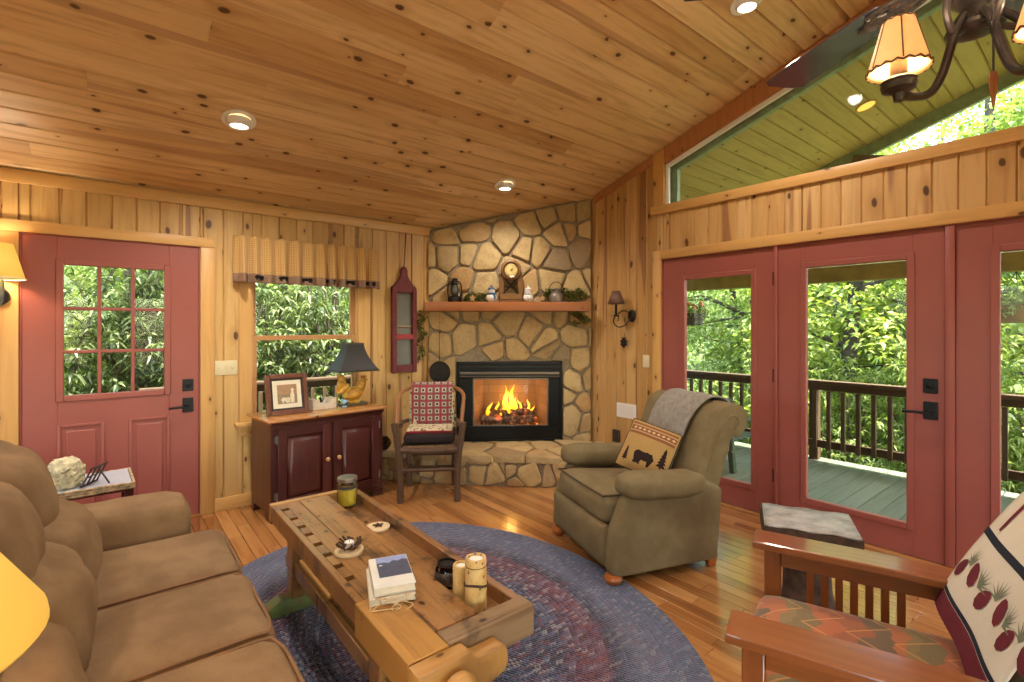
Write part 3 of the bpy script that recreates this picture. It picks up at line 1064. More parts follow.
# local frame: x along the face, -y towards the room
FX0, FX1, FZ0, FZ1 = .307, 1.389, .28, 1.09
def ztop(u): return 2.425 + (2.79 - 2.425) * u / FW
rng = random.Random(17)
mb = MB()
D = .015   # mortar face distance in front of the frame plane is -D
for (a, b, c, d) in ((.02, FX0, 0, None), (FX1, FW - .02, 0, None), (FX0, FX1, FZ1, None), (FX0, FX1, 0, FZ0 - .01)):
    zt = [ztop(a), ztop(b)] if d is None else [d, d]
    mb.prism([(a, .06, c), (b, .06, c), (b, .06, zt[1]), (a, .06, zt[0])], (0, -.05, 0))
fwall = mb.build('mortar_wall', MORTAR, fp, smooth=False)
def hole(p):
    cx = sum(q[0] for q in p) / len(p); cy = sum(q[1] for q in p) / len(p)
    gx = .01
    inside = FX0 - gx < cx < FX1 + gx and cy < FZ1 + gx
    if cy > FZ1 and FX0 < cx < FX1 or (cy > FZ1 + .02):
        return clip(p, 0, -1, -(FZ1 + gx)) if any(FX0 - gx < q[0] < FX1 + gx for q in p) else p
    if cx < (FX0 + FX1) / 2:
        return clip(p, 1, 0, FX0 - gx)
    return clip(p, -1, 0, -(FX1 + gx))
mb = MB()
sl = (2.79 - 2.425) / FW
for p in stones([(-sl, 1, 2.425 - .02)], .015, FW - .015, .27, 2.82, .255, rng, .0125, post=hole, ax=.9):
    add_stone(mb, chip(p, rng), lambda u, v, d: Vector((u, .008 - d, v)), rng.uniform(.022, .04), rng)
mb.build('stone_facing', STONE, fp, angle=30)
# mantel
MANT = wood('mantel_timber', 2, 0, ('#9d5c30', '#a9683a', '#b07042'), .25, .35, .5)
mb = MB(); mb.bb(.005, FW - .075, -.205, .02, 1.602, 1.694, .008, 2)
mb.build('mantel_shelf', MANT, fp)
# firebox insert
BLK = plain('black_steel', '#141414', .35, .5, var=.1)
fb = None
mb = MB()
gx0, gx1, gz0, gz1 = .475, 1.24, .43, .915
mb.bb(FX0, FX1, -.035, .03, FZ0, FZ0 + .015, .002)
mb.bb(FX0, FX0 + .025, -.035, .03, FZ0, FZ1, .003); mb.bb(FX1 - .025, FX1, -.035, .03, FZ0, FZ1, .003)
mb.bb(FX0, FX1, -.035, .03, FZ1 - .03, FZ1, .003)
mb.bb(FX0 + .02, FX1 - .02, -.02, .02, FZ0 + .01, gz0, .004)
mb.bb(FX0 + .02, gx0, -.012, .02, gz0, gz1, .003); mb.bb(gx1, FX1 - .02, -.012, .02, gz0, gz1, .003)
mb.bb(FX0 + .02, FX1 - .02, -.005, .02, gz1, FZ1 - .02, .003)
mb.bb(FX0 + .02, FX1 - .02, -.033, -.005, 1.015, 1.06, .004)
fb = mb.build('firebox_surround', BLK, fp)
mb = MB(); mb.bb(FX0 + .03, FX1 - .03, -.034, -.012, .955, .985, .004, 2); mb.bb(FX0 + .03, FX1 - .03, -.028, -.012, .932, .945, .003)
mb.build('louver', plain('brushed_bronze_louver', '#6f6457', .35, .8, var=.05), fb)
br = G('firebrick')
bco = br.n('TexBrick'); bco.inputs['Scale'].default_value = 1; bco.inputs['Brick Width'].default_value = .22; bco.inputs['Row Height'].default_value = .09; bco.inputs['Mortar Size'].default_value = .006
sp = br.sep(br.co())
br.put(bco.inputs['Vector'], br.comb(br.math('ADD', sp[0], sp[1]), sp[2], 0)); bco.inputs['Color1'].default_value = hx('#c09a70'); bco.inputs['Color2'].default_value = hx('#b08a62'); bco.inputs['Mortar'].default_value = hx('#a8865f')
br.set(Base_Color=bco.outputs[0], Roughness=.9)
mb = MB()
mb.bb(gx0 + .08, gx1 - .08, .36, .40, gz0 - .05, gz1 + .08, 0)
mb.prism([(gx0 - .02, .021, gz0 - .05), (gx0 + .1, .38, gz0 - .05), (gx0 + .06, .40, gz0 - .05), (gx0 - .06, .03, gz0 - .05)], (0, 0, gz1 - gz0 + .13))
mb.prism([(gx1 + .02, .021, gz0 - .05), (gx1 - .1, .38, gz0 - .05), (gx1 - .06, .40, gz0 - .05), (gx1 + .06, .03, gz0 - .05)], (0, 0, gz1 - gz0 + .13))
mb.bb(gx0 - .05, gx1 + .05, .02, .4, gz0 - .06, gz0 - .005, 0)
mb.build('firebrick_lining', br.m, fb, smooth=False)
mb = MB(); mb.bb(gx0 - .05, gx1 + .05, .02, .42, gz1 + .05, gz1 + .09, 0)
mb.build('flue_baffle', BLK, fb)
mb = MB(); mb.bb(gx0 - .003, gx1 + .003, -.003, .0, gz0, gz1, 0); mb.build('glass', pane('fire_glass', (1, 1, 1, 1), .35), fb)
fr = plain('steel_glass_frame', '#8a8378', .3, .9, var=.05)
mb = MB()
mb.bb(gx0 - .006, gx0 + .008, -.016, .0, gz0, gz1, .002); mb.bb(gx1 - .008, gx1 + .006, -.016, 0, gz0, gz1, .002); mb.bb(gx0, gx1, -.016, 0, gz0 - .004, gz0 + .008, .002); mb.bb(gx0, gx1, -.016, 0, gz1 - .008, gz1 + .004, .002)
mb.build('glass_frame', fr, fb)

# log set with ember bed and flames
lg = thing('gas_log_set', 'charred logs burning with yellow flames inside the black firebox', 'fire', fp.matrix_basis @ Vector((.857, .2, gz0 - .005)), fp.rotation_euler.z)
g = G('charred_log_bark')
n = g.noise(g.co(), 22, 5, .7)
g.set(Base_Color=g.ramp(n, [(.3, '#2a1c14'), (.5, '#6b4c38'), (.68, '#b59a80')]), Roughness=.9, Emission_Color='#ff5a14', Emission_Strength=g.math('MULTIPLY', g.step(g.noise(g.co(), 11, 3), .56, .72), .8))
g.bump(n, .8, .02)
LOG = g.m
def logm(a, b, r, seed):
    mb = MB()
    a, b = Vector(a), Vector(b)
    pts = [a.lerp(b, k / 10) + Vector((0, .006 * math.sin(k * 1.7 + seed), .008 * math.sin(k * 2.3 + seed))) for k in range(11)]
    mb.tube(pts, [r * (1 + .12 * math.sin(k * 2.1 + seed)) for k in range(11)], 12)
    return mb.build('log', LOG, lg)
for a in (((-.3, -.10, .05), (.27, -.11, .05), .045, 1), ((-.27, .03, .06), (.25, .07, .06), .05, 2), ((-.2, -.1, .10), (.0, .1, .135), .036, 3), ((.02, .06, .14), (.24, -.10, .105), .036, 4), ((-.09, -.09, .11), (.16, -.06, .13), .032, 5), ((-.22, .08, .14), (.2, .1, .15), .04, 6)):
    logm(*a)
g = G('ember_bed')
n = g.noise(g.co(), 30, 4, .7)
g.set(Base_Color='#3a261c', Roughness=.95, Emission_Color=g.ramp(n, [(.4, '#ff3a08'), (.7, '#ffb040')]), Emission_Strength=g.math('MULTIPLY', g.step(n, .5, .7), 1.8))
mb = MB()
mb.grid(lambda u, v: (-.31 + .62 * u, -.13 + .26 * v, .02 + .025 * mnoise.noise(Vector((u * 15, v * 8, 2))) * 1.5), 40, 20)
mb.build('ember_bed', g.m, lg, solid=.01)
g = G('flame')
z = g.sep(g.co())[2]
em = g.n('Emission')
g.put(em.inputs[0], g.ramp(g.math('DIVIDE', z, .36), [(.15, '#ff6a10'), (.4, '#ffb020'), (.75, '#ffd24a'), (1, '#ffa020')]))
em.inputs[1].default_value = 2.1
tr = g.n('BsdfTransparent'); mx = g.n('MixShader')
lw = g.n('LayerWeight'); lw.inputs[0].default_value = .35
g.put(mx.inputs[0], g.math('MULTIPLY', lw.outputs['Facing'], .75))
g.t.links.new(em.outputs[0], mx.inputs[1]); g.t.links.new(tr.outputs[0], mx.inputs[2]); g.t.links.new(mx.outputs[0], g.out.inputs[0])
FLAME = g.m
rf = random.Random(4)
def flame(x, y, z, h, w, lean):
    mb = MB()
    pts = []; rs = []
    ph = rf.uniform(0, 6)
    for k in range(13):
        t = k / 12
        pts.append((x + lean * t * h + .02 * math.sin(t * 7 + ph) * t, y + .015 * math.sin(t * 5 + ph), z + h * t))
        rs.append(max(.0008, w * (math.sin(PI * min(1, t * 1.25 + .12)) ** 1.0 if t < .55 else (1 - t) * 2.05)))
    mb.tube(pts, rs, 10, flat=1)
    mb.build('flame', FLAME, lg, angle=180)
for f in ((-.25, -.05, .06, .17, .018, .28), (-.21, -.06, .08, .10, .014, -.1), (-.15, -.03, .10, .13, .015, .15), (-.03, -.06, .11, .24, .026, -.02), (.015, -.03, .12, .29, .030, .05), (-.055, .0, .12, .27, .022, .02), (.05, -.06, .11, .17, .02, .12), (.12, -.02, .12, .13, .014, -.2), (.185, -.05, .10, .16, .015, .1), (.225, -.07, .07, .12, .015, .12), (-.1, -.09, .08, .09, .014, .3), (.0, -.10, .09, .12, .018, -.15)):
    flame(*f)
add_light('POINT', 'fire_light', (0, -.03, .25), 4, (1, .45, .14), size=.07, parent=lg)

# raised hearth
foot = [(1.985, 4.448), (2.04, 4.37), (2.22, 4.10), (2.52, 3.78), (2.78, 3.53), (3.02, 3.30), (3.26, 3.08), (3.55, 2.98), (3.848, 3.0), (3.848, 3.46), (2.50, 4.448)]
Mi = fp.matrix_basis.inverted()
loc = [Mi @ Vector((x, y, 0)) for x, y in foot]
mb = MB(); mb.prism([(p.x, p.y, .0) for p in loc], (0, 0, .228))
hearth = mb.build('hearth', MORTAR, fp, smooth=False)
rng = random.Random(23)
mb = MB(); slab = MB()
for i in range(8):
    a, b = loc[i], loc[i + 1]
    d = (b - a); L = d.length; u = d.normalized(); nrm = Vector((u.y, -u.x, 0))
    if nrm.dot(Vector((0, -1, 0))) < -.2: nrm = -nrm
    f = lambda s, v, dd, a=a, u=u, nrm=nrm: a + u * s + nrm * (dd) + Vector((0, 0, v))
    for p in stones([], .004, L - .004, .004, .226, .2, rng, .009, ax=.95, vary=.15):
        add_stone(mb, chip(p, rng), f, rng.uniform(.012, .028), rng)
mb.build('hearth_face_stones', STONE, hearth, angle=30)
# flagstones on top, overhanging a little
xs = [p.x for p in loc]; ys = [p.y for p in loc]
def clip_poly(p):
    for i in range(8):
        a, b = loc[i], loc[i + 1]
        d = (b - a).normalized(); nrm = Vector((d.y, -d.x))
        if nrm.dot(Vector((0, -1))) < -.2: nrm = -nrm
        p = clip(p, nrm.x, nrm.y, nrm.x * a.x + nrm.y * a.y + .03)
        if len(p) < 3: return []
    return clip(p, 0, 1, -.02)
for p in stones([], min(xs) - .03, max(xs) + .03, min(ys) - .05, .0, .36, rng, .008, post=clip_poly):
    add_stone(slab, chip(p, rng), lambda u, v, d: Vector((u, v, .228 + d)), .05, rng)
slab.build('hearth_slab', STONE, hearth, angle=30)

# ------------------------------------------------------------------ things on the mantel (local: x along, -y to the room, z from the shelf top)
MT = 1.694
fr_ = fp.rotation_euler.z
def mantel(u, d=-.1):
    return fp.matrix_basis @ Vector((u, d, MT))
IRON = plain('dark_iron', '#2b2623', .45, .7, var=.25, scale=30)
# lantern
t = thing('oil_lantern', 'black metal oil lantern standing at the left end of the mantel', 'lantern', mantel(.29), fr_)
mb = MB(); mb.lathe([(0, 0), (.062, 0), (.066, .008), (.066, .045), (.05, .06), (.03, .066), (.03, .075)], seg=24); mb.build('fuel_tank', IRON, t)
mb = MB(); mb.lathe([(.03, .076), (.042, .1), (.044, .13), (.032, .165), (.028, .172)], seg=20); mb.build('globe', plain('smoky_glass_globe', '#5c5a55', .1, .0, var=.05), t)
mb = MB(); mb.lathe([(.034, .172), (.036, .185), (.026, .2), (.026, .225), (.034, .228), (.022, .24), (0, .243)], seg=20); mb.build('chimney_cap', IRON, t)
mb = MB()
for s in (-1, 1):
    mb.tube(smooth_pts([(s * .055, 0, .05), (s * .068, 0, .09), (s * .066, 0, .16), (s * .05, 0, .2), (s * .025, 0, .21)], 5), .007, 8)
for k in range(4):
    a = k * PI / 2 + .8
    mb.tube([(.042 * math.cos(a), .042 * math.sin(a), .075), (.048 * math.cos(a), .048 * math.sin(a), .12), (.036 * math.cos(a), .036 * math.sin(a), .17)], .0025, 6)
mb.tube(smooth_pts([(-.06, 0, .15), (-.07, -.03, .17), (0, -.055, .19), (.07, -.03, .17), (.06, 0, .15)], 6), .003, 6)
mb.build('wire_frame', IRON, t)
# clock
CW = wood('clock_walnut', 0, 2, ('#6b4a2a', '#7a5632', '#835e38'), 0, .4, .5)
t = thing('mantel_clock', 'open wooden mantel clock with a round gold dial on two posts', 'clock', mantel(.855), fr_)
mb = MB(); mb.bb(-.125, .125, -.055, .055, 0, .02, .004); mb.bb(-.115, .115, -.05, .05, .02, .085, .005); b_ = mb.build('base', CW, t)
mb = MB(); mb.bb(-.1, .1, -.053, -.049, .03, .074, .002); mb.build('drawer', plain('clock_drawer_front', '#86602f', .4), b_)
for s in (-1, 1):
    mb = MB(); mb.bar((s * .10, 0, .085), (s * .085, 0, .29), .022, .05, .003); mb.build('post', CW, t)
mb = MB(); mb.bar((-.075, .02, .09), (.075, .02, .26), .016, .016, .002); mb.bar((.075, .022, .09), (-.075, .022, .26), .016, .016, .002); mb.build('cross_brace', IRON, t)
MX = Matrix.Rotation(R(90), 4, 'X')
mb = MB(); mb.lathe([(.0, -.04), (.098, -.04), (.105, -.03), (.105, .03), (.095, .04), (.08, .042), (.078, .03), (0, .03)], (0, 0, 0), 40, Matrix.Translation((0, 0, .325)) @ MX); mb.build('case', CW, t)
mb = MB(); mb.lathe([(0, 0), (.066, 0), (.066, .004), (0, .004)], (0, 0, 0), 40, Matrix.Translation((0, -.031, .325)) @ MX)
dial = mb.build('dial', plain('gold_dial', '#d8bf78', .5, 0, var=.08), t)
mb = MB(); mb.lathe([(.062, 0), (.082, 0), (.084, .008), (.078, .014), (.063, .006)], (0, 0, 0), 40, cap=False, M= Matrix.Translation((0, -.032, .325)) @ MX); mb.build('bezel', plain('bronze_bezel', '#6e4f2c', .35, .3, var=.05), t)
mb = MB()
for k in range(12):
    a = k * PI / 6
    mb.bar((.044 * math.sin(a), -.037, .325 + .044 * math.cos(a)), (.057 * math.sin(a), -.037, .325 + .057 * math.cos(a)), .006, .002, 0)
mb.build('hour_marks', BLACK, dial)
mb = MB(); mb.bar((-.008, -.039, .322), (.028, -.039, .336), .009, .002, 0); mb.bar((.004, -.040, .318), (.016, -.04, .366), .007, .002, 0); mb.build('hands', BLACK, dial)
# snowmen
SNOW = plain('white_glazed_plaster', '#e4e0d4', .4, var=.05)
def snowman(u, label, scarf, tilt):
    t = thing('snowman_figurine', label, 'figurine', mantel(u, -.11), fr_)
    mb = MB(); mb.ell((0, 0, .045), (.055, .05, .047), 20); mb.ell((0, -.005, .108), (.036, .036, .034), 18); mb.build('body', SNOW, t)
    mb = MB(); mb.tube(smooth_pts([(.036 * math.cos(a), .036 * math.sin(a), .085) for a in [k * PI / 4 for k in range(8)]], 3, True), .011, 8, True); mb.tube([(.02, -.04, .085), (.034, -.056, .055), (.03, -.058, .03)], .01, 8); mb.build('scarf', plain('scarf_' + scarf[1:], scarf, .8), t)
    mb = MB(); mb.lathe([(.038, .125), (.04, .13), (.03, .14), (.012, .155), (0, .158)], seg=16); mb.ell((.0, 0, .162), (.012, .012, .012), 10); mb.build('cap', plain('cap_' + scarf[1:], tilt, .8), t)
    mb = MB()
    for s in (-1, 1): mb.ell((s * .012, -.039, .113), (.004, .003, .004), 8)
    mb.ell((0, -.05, .028), (.004, .003, .004), 8)
    mb.build('eyes', BLACK, t)
    mb = MB(); mb.lathe([(.005, 0), (0, .022)], (0, -.038, .105), 8, None); mb.build('nose', plain('carrot', '#c8702c', .6), t)
snowman(.66, 'white snowman figurine with a blue scarf left of the mantel clock', '#3f5f80', '#4a5566')
snowman(1.03, 'white snowman figurine with a pale scarf right of the mantel clock', '#b9b3a4', '#cfcabd')
# milk can
TIN = plain('aged_tin', '#8a8073', .45, .6, var=.25, scale=14)
t = thing('tin_milk_can', 'grey tin milk can with greenery toward the right of the mantel', 'can', mantel(1.315, -.1), fr_)
mb = MB(); mb.lathe([(0, 0), (.07, 0), (.073, .005), (.073, .06), (.06, .085), (.045, .1), (.045, .12), (.055, .128), (.055, .135), (.02, .145), (0, .146)], seg=28); mb.build('body', TIN, t)
mb = MB(); mb.tube(smooth_pts([(-.06, 0, .095), (-.075, 0, .14), (-.03, 0, .2), (.03, 0, .2), (.075, 0, .14), (.06, 0, .095)], 6), .004, 8); mb.build('bail_handle', IRON, t)
GREEN = leaf_mat('garland_green', '#3f4a22', '#5f6a32', '#8a8a4a', .2, .4)
def greenery(name, label, cat, spots, n, size, group=None, aspect=.35, seed=3, stem=None):
    rng = np.random.default_rng(seed)
    V, Fc = leaves(n, spots, size, aspect, rng)
    o = pydata(name, V, Fc, GREEN)
    tag(o, label, cat, group)
    if stem:
        mb = MB(); mb.tube(smooth_pts(stem, 4), .004, 6); mb.build('stem', plain('vine_stem', '#4f3a22', .8), o)
    return o
def mw(u, d, z): return tuple(fp.matrix_basis @ Vector((u, d, z)))
greenery('evergreen_spray', 'faded evergreen spray lying between the lantern and the blue-scarfed snowman', 'greenery', [(mw(.42 + k * .035, -.06, MT + .04 + .035 * math.sin(k * 2.1)), (.035, .035, .03)) for k in range(6)], 420, .035, seed=3)
greenery('evergreen_spray', 'evergreen spray trailing round the tin can at the right end of the mantel', 'greenery', [(mw(1.2 + k * .05, -.04 - .02 * (k % 2), MT + .05 + .06 * abs(math.sin(k * 1.1))), (.04, .035, .045)) for k in range(9)], 700, .04, seed=4)
greenery('ivy_vine', 'trailing ivy hanging down the stone right of the firebox from the mantel end', 'greenery', [(mw(1.52 + .03 * k * (k < 5), -.07 + .0 * k, MT - .1 - .02 * k), (.04, .025, .03)) for k in range(6)], 260, .04, seed=5, stem=[mw(1.45, -.05, 1.59), mw(1.55, -.07, 1.53), mw(1.62, -.06, 1.47)])
greenery('ivy_vine', 'long ivy vine hanging down the stone left of the skillet', 'greenery', [(mw(-.06 + .035 * math.sin(k * 1.9), -.07, 1.58 - .05 * k), (.035, .03, .035)) for k in range(10)], 380, .04, seed=6, stem=[mw(.0, -.07, 1.59), mw(-.05, -.07, 1.45), mw(-.04, -.07, 1.25), mw(-.08, -.07, 1.08)])
# star and cones
t = None
for k, (u, lab, cat) in enumerate(((1.17, 'small wooden star ornament beside the pale-scarfed snowman', 'star'), (.47, 'small wooden star ornament right of the lantern', 'star'))):
    mb = MB()
    pts = [((.04 if j % 2 == 0 else .017) * math.cos(j * PI / 5 + PI / 2), -.006, .04 + (.04 if j % 2 == 0 else .017) * math.sin(j * PI / 5 + PI / 2)) for j in range(10)]
    mb.prism(pts, (0, .012, 0), .002)
    o = mb.build('star_ornament', plain('raw_wood_star%d' % k, '#b48a5c', .7)); o.location = mantel(u, -.14); o.rotation_euler.z = fr_
    tag(o, lab, cat)

# skillet hanging left of the firebox
t = thing('skillet', 'black long-handled iron skillet hanging on the stone left of the firebox', 'pan', fp.matrix_basis @ Vector((.135, -.055, .985)), fr_)
mb = MB(); mb.lathe([(0, -.022), (.105, -.022), (.12, .016), (.115, .018), (.1, -.014), (0, -.014)], (0, 0, 0), 36, MX @ Matrix.Rotation(PI, 4, 'X')); mb.build('pan', IRON, t)
mb = MB(); mb.bar((.0, -.0, .115), (0.0, 0, .43), .016, .006, .002); mb.tube(smooth_pts([(.014 * math.cos(a), 0, .445 + .014 * math.sin(a)) for a in [k * PI / 4 for k in range(8)]], 2, True), .003, 6, True); mb.build('handle', IRON, t)
mb = MB(); mb.bar((0, .005, .46), (0, .005, .62), .003, .003, 0); mb.build('hanging_hook', IRON, t); t.scale = (.9, .9, .94)

# ------------------------------------------------------------------ oval braided rug
g = G('braided_wool')
co = g.co(); p = g.sep(co)
ex, ey = g.math('DIVIDE', p[0], 1.15), g.math('DIVIDE', p[1], 1.40)
rad = g.math('SQRT', g.math('ADD', g.math('MULTIPLY', ex, ex), g.math('MULTIPLY', ey, ey)))
ring = g.math('MULTIPLY', rad, 46.0)
ang = g.math('ARCTAN2', ey, ex)
idx = g.math('FLOOR', ring)
base = g.ramp(rad, [(0, '#5a4048'), (.18, '#3d4258'), (.3, '#6c3a42'), (.38, '#2f3446'), (.5, '#4b4a5e'), (.58, '#714049'), (.66, '#7a4850'), (.70, '#3a3a4c'), (.78, '#6a6f84'), (.9, '#626a84'), (1, '#586078')])
arc = g.math('MULTIPLY', ang, g.math('ROUND', g.math('MULTIPLY', ring, 1.9)))
tw = g.math('ADD', arc, g.math('MULTIPLY', idx, 2.1))
strand = g.math('FLOOR', g.math('MULTIPLY', tw, 1.0))
wnz = g.n('TexWhiteNoise'); wnz.noise_dimensions = '2D'; g.put(wnz.inputs['Vector'], g.comb(strand, idx, 0))
fleck = g.ramp(wnz.outputs['Value'], [(0, '#2c3046'), (.35, '#5a607a'), (.55, '#7d4a54'), (.7, '#6b718a'), (.88, '#a9a6a4'), (1, '#c9c4b8')], 'CONSTANT')
far = g.step(rad, .55, .8)
c = g.mix(g.math('MULTIPLY_ADD', far, -.3, .55), base, fleck)
g.set(Base_Color=c, Roughness=.97, Specular_IOR_Level=.1, Sheen_Weight=.2)
fr1 = g.math('PINGPONG', ring, .5); fr2 = g.math('PINGPONG', tw, .5)
g.bump(g.math('MULTIPLY', g.math('MULTIPLY', fr1, fr2), 4.0), .9, .012)
mb = MB()
def rugf(u, v):
    rr_ = max(.001, u); a = 2 * PI * v
    z = .012 if rr_ < .985 else .002
    return (1.15 * rr_ * math.cos(a), 1.40 * rr_ * math.sin(a), z)
mb.grid(rugf, 40, 96)
bmesh.ops.remove_doubles(mb.bm, verts=mb.bm.verts, dist=1e-5)
rug = mb.build('braided_rug', g.m, solid=0)
rug.location = (1.15, 2.10, 0)
tag(rug, 'large oval braided rug in slate blue and maroon under the workbench coffee table', 'rug')
RUGZ = .012

# ------------------------------------------------------------------ sofa
SUEDE = fabric('brown_suede', '#785d42', '#8e7252', 30, .9, .12, .55, 5)
sofa = thing('sofa', 'long brown suede three-seat sofa with pillow backs along the left of the rug', 'sofa', (0, 0, .013))
mb = MB()
mb.rbox((-.06, 2.0, .165), (.86, 2.04, .21), .03, (0, 0, 0), 4)
mb.rbox((-.47, 2.0, .46), (.16, 2.04, .80), .06, (0.02, 0, 0), 6)
mb.build('base', SUEDE, sofa)
mb = MB()
for x in (-.45, .3):
    for y in (1.05, 2.95): mb.box((x, y, .03), (.07, .07, .06), .004)
mb.build('feet', plain('dark_feet', '#2a1c12', .5), sofa)
YB = [2.775, 2.235, 1.715, 1.185]
def wrinkle(p, k=.006, s=5):
    n = mnoise.noise(Vector((p.x * s, p.y * s, p.z * s)))
    return n * k * 1.3
for i in range(3):
    yc, wd = (YB[i] + YB[i + 1]) / 2, YB[i] - YB[i + 1]
    def wp(p, i=i):
        return (p.x, p.y, p.z + wrinkle(p + Vector((i * 3, 0, 0)), .010, 6) + (-.012 * max(0, p.x) if p.z > 0 else 0))
    mb = MB(); mb.rbox((.035, yc, .36), (.77, wd - .004, .215), .055, (.012, 0, .022), 12, warp=wp)
    cu = mb.build('seat_cushion', SUEDE, sofa)
    mb = MB()
    x_, h_ = .035 + .385 - .018, (wd - .004) / 2 - .016
    mb.tube(smooth_pts([(-.30, yc + h_, .452), (.30, yc + h_, .455), (x_, yc + h_ - .03, .448), (x_ + .008, yc, .452), (x_, yc - h_ + .03, .448), (.30, yc - h_, .455), (-.30, yc - h_, .452)], 6), .006, 6)
    mb.build('piping', plain('brown_piping', '#7a5838', .9) if i == 0 else bpy.data.materials['brown_piping'], cu)
    # back: lower pillow and upper bolster
    mb = MB()
    mb.rbox((0, 0, 0), (.26, wd - .01, .36), .10, (.05, .0, .02), 10, Matrix.Translation((-.215, yc, .575)) @ Matrix.Rotation(R(-9), 4, 'Y'), warp=lambda p, i=i: (p.x + wrinkle(p + Vector((i * 5, 1, 0)), .012, 7), p.y, p.z))
    mb.build('back_cushion', SUEDE, sofa)
    mb = MB()
    mb.rbox((0, 0, 0), (.30, wd + .02, .40), .13, (.05, .01, .02), 10, Matrix.Translation((-.36, yc, .80)) @ Matrix.Rotation(R(-14), 4, 'Y'), warp=lambda p, i=i: (p.x + wrinkle(p + Vector((i * 7, 2, 0)), .012, 6), p.y, p.z))
    mb.build('back_bolster', SUEDE, sofa)
for y0, y1 in ((2.785, 3.075), (.90, 1.175)):
    mb = MB()
    mb.rbox((-.105, (y0 + y1) / 2, .345), (.80, y1 - y0, .57), .07, (.01, .0, .0), 8, warp=lambda p: (p.x, p.y, p.z + (-.03 * (p.x + .3) if p.z > 0 else 0) + wrinkle(p, .006, 7)))
    mb.build('arm', SUEDE, sofa)

# ------------------------------------------------------------------ recliner armchair
OLIVE = fabric('olive_tweed', '#7a6848', '#877655', 70, .95, .3, .3, 9)
ac = thing('recliner', 'olive brown upholstered recliner with a rolled back and bun feet by the glass doors', 'armchair', (2.63, 2.02, 0), R(70.8))
# local: +y faces forward, x right
W = .385
mb = MB()
side = [(-.36, .045), (.34, .045), (.385, .08), (.37, .30), (.30, .46), (.24, .525), (-.30, .525), (-.40, .47), (-.38, .2)]
for s in (-1, 1):
    mb.prism([(s * (W - .075), y, z) for y, z in side], (s * .085, 0, 0), .028, 3)
mb.rbox((0, -.02, .17), (.70, .70, .20), .03, (0, 0, 0), 3)
mb.build('body', OLIVE, ac)
mb = MB(); mb.rbox((0, .365, .205), (.655, .075, .25), .03, (0, .015, 0), 6, rot=(R(-6), 0, 0)); mb.build('footrest', OLIVE, ac)
for s in (-1, 1):
    mb = MB()
    mb.rbox((s * (W - .025), .03, .535), (.175, .54, .13), .048, (.010, .012, .012), 9, rot=(R(3), 0, 0), warp=lambda p: (p.x, p.y, p.z + wrinkle(p, .008, 9)))
    mb.build('armrest', OLIVE, ac)
mb = MB()
mb.rbox((0, .08, .375), (.635, .60, .17), .05, (0, .02, .025), 10, rot=(R(4), 0, 0), warp=lambda p: (p.x, p.y, p.z + wrinkle(p, .008, 6)))
sc = mb.build('seat_cushion', OLIVE, ac)
mb = MB()
mb.tube(smooth_pts([(-.29, -.05, .455), (-.29, .34, .478), (-.24, .368, .475), (.24, .368, .475), (.29, .34, .478), (.29, -.05, .455)], 5), .006, 6)
mb.build('piping', plain('dark_olive_piping', '#4c3c26', .9), sc)
# back: side profile of a scroll back, extruded across
prof = [(-.17, .40), (-.20, .55), (-.235, .70), (-.26, .83), (-.275, .92), (-.31, .985), (-.38, 1.015), (-.45, 1.0), (-.51, .955), (-.535, .89), (-.52, .83), (-.475, .79), (-.43, .80), (-.415, .72), (-.40, .55), (-.385, .36)]
lean = lambda y, z: (y - .13 * max(0, z - .42) / .58, z * .955)
prof = [lean(q.x, q.y) for q in smooth_pts([(a, b, 0) for a, b in prof], 3)]
mb = MB()
mb.prism([(-.345, y, z) for y, z in prof], (.725, 0, 0), .022, 3)
bk = mb.build('backrest', OLIVE, ac, angle=50)
for s in (-1, 1):
    mb = MB()
    pts = [(.018 + s * .364,) + lean(y + .012, z) for y, z in [(-.29, .58), (-.32, .78), (-.345, .88), (-.39, .935), (-.44, .93), (-.475, .885), (-.455, .845)]]
    mb.tube(smooth_pts(pts, 5), .008, 7)
    mb.build('scroll_welt', OLIVE, bk)
BUN = wood('orange_maple', 0, 2, ('#9a5522', '#a86028'), 0, .3, .4, coat=.4)
for x, y in ((-.355, .345), (.355, .345)):
    mb = MB(); mb.lathe([(0, 0), (.028, 0), (.03, .012), (.045, .02), (.052, .04), (.045, .058), (.03, .066), (.03, .08)], (x, y, 0), 20); mb.build('bun_foot', BUN, ac)
for x, y in ((-.355, -.335), (.355, -.335)):
    mb = MB(); mb.box((x, y, .04), (.05, .08, .08), .006, taper=.7); mb.build('rear_foot', BUN, ac)

# grey throw over the recliner back
TH = fabric('grey_heather_knit', '#8d8377', '#a49a8e', 45, .98, .8, .5, 30)
pf = [Vector((0,) + lean(a, b)) for a, b in [(-.155, .50), (-.19, .62), (-.222, .76), (-.248, .89), (-.285, .975), (-.345, 1.028), (-.42, 1.03), (-.49, 1.0), (-.545, .935), (-.553, .87), (-.545, .78)]]
pfs = smooth_pts(pf, 6)
def throwf(u, v):
    k = min(len(pfs) - 1.001, v * (len(pfs) - 1)); i = int(k); q = pfs[i].lerp(pfs[i + 1], k - i)
    w0 = -.15 - .08 * v; w1 = .21 + .06 * v
    x = w0 + (w1 - w0) * u + .012 * math.sin(v * 9)
    d = .010 + .006 * math.sin(u * 14 + v * 4) + .004 * math.sin(u * 31)
    return (x, q.y + d * .8, q.z + d * .6 - (.05 * (1 - u) if v < .01 else 0))
mb = MB(); mb.grid(throwf, 30, 60)
th = thing('throw_blanket', 'grey knitted throw draped over the rolled back of the recliner', 'blanket', ac.location, ac.rotation_euler.z)
mb.build('cloth', TH, th, solid=.012, angle=180)
mb = MB()
rf = random.Random(2)
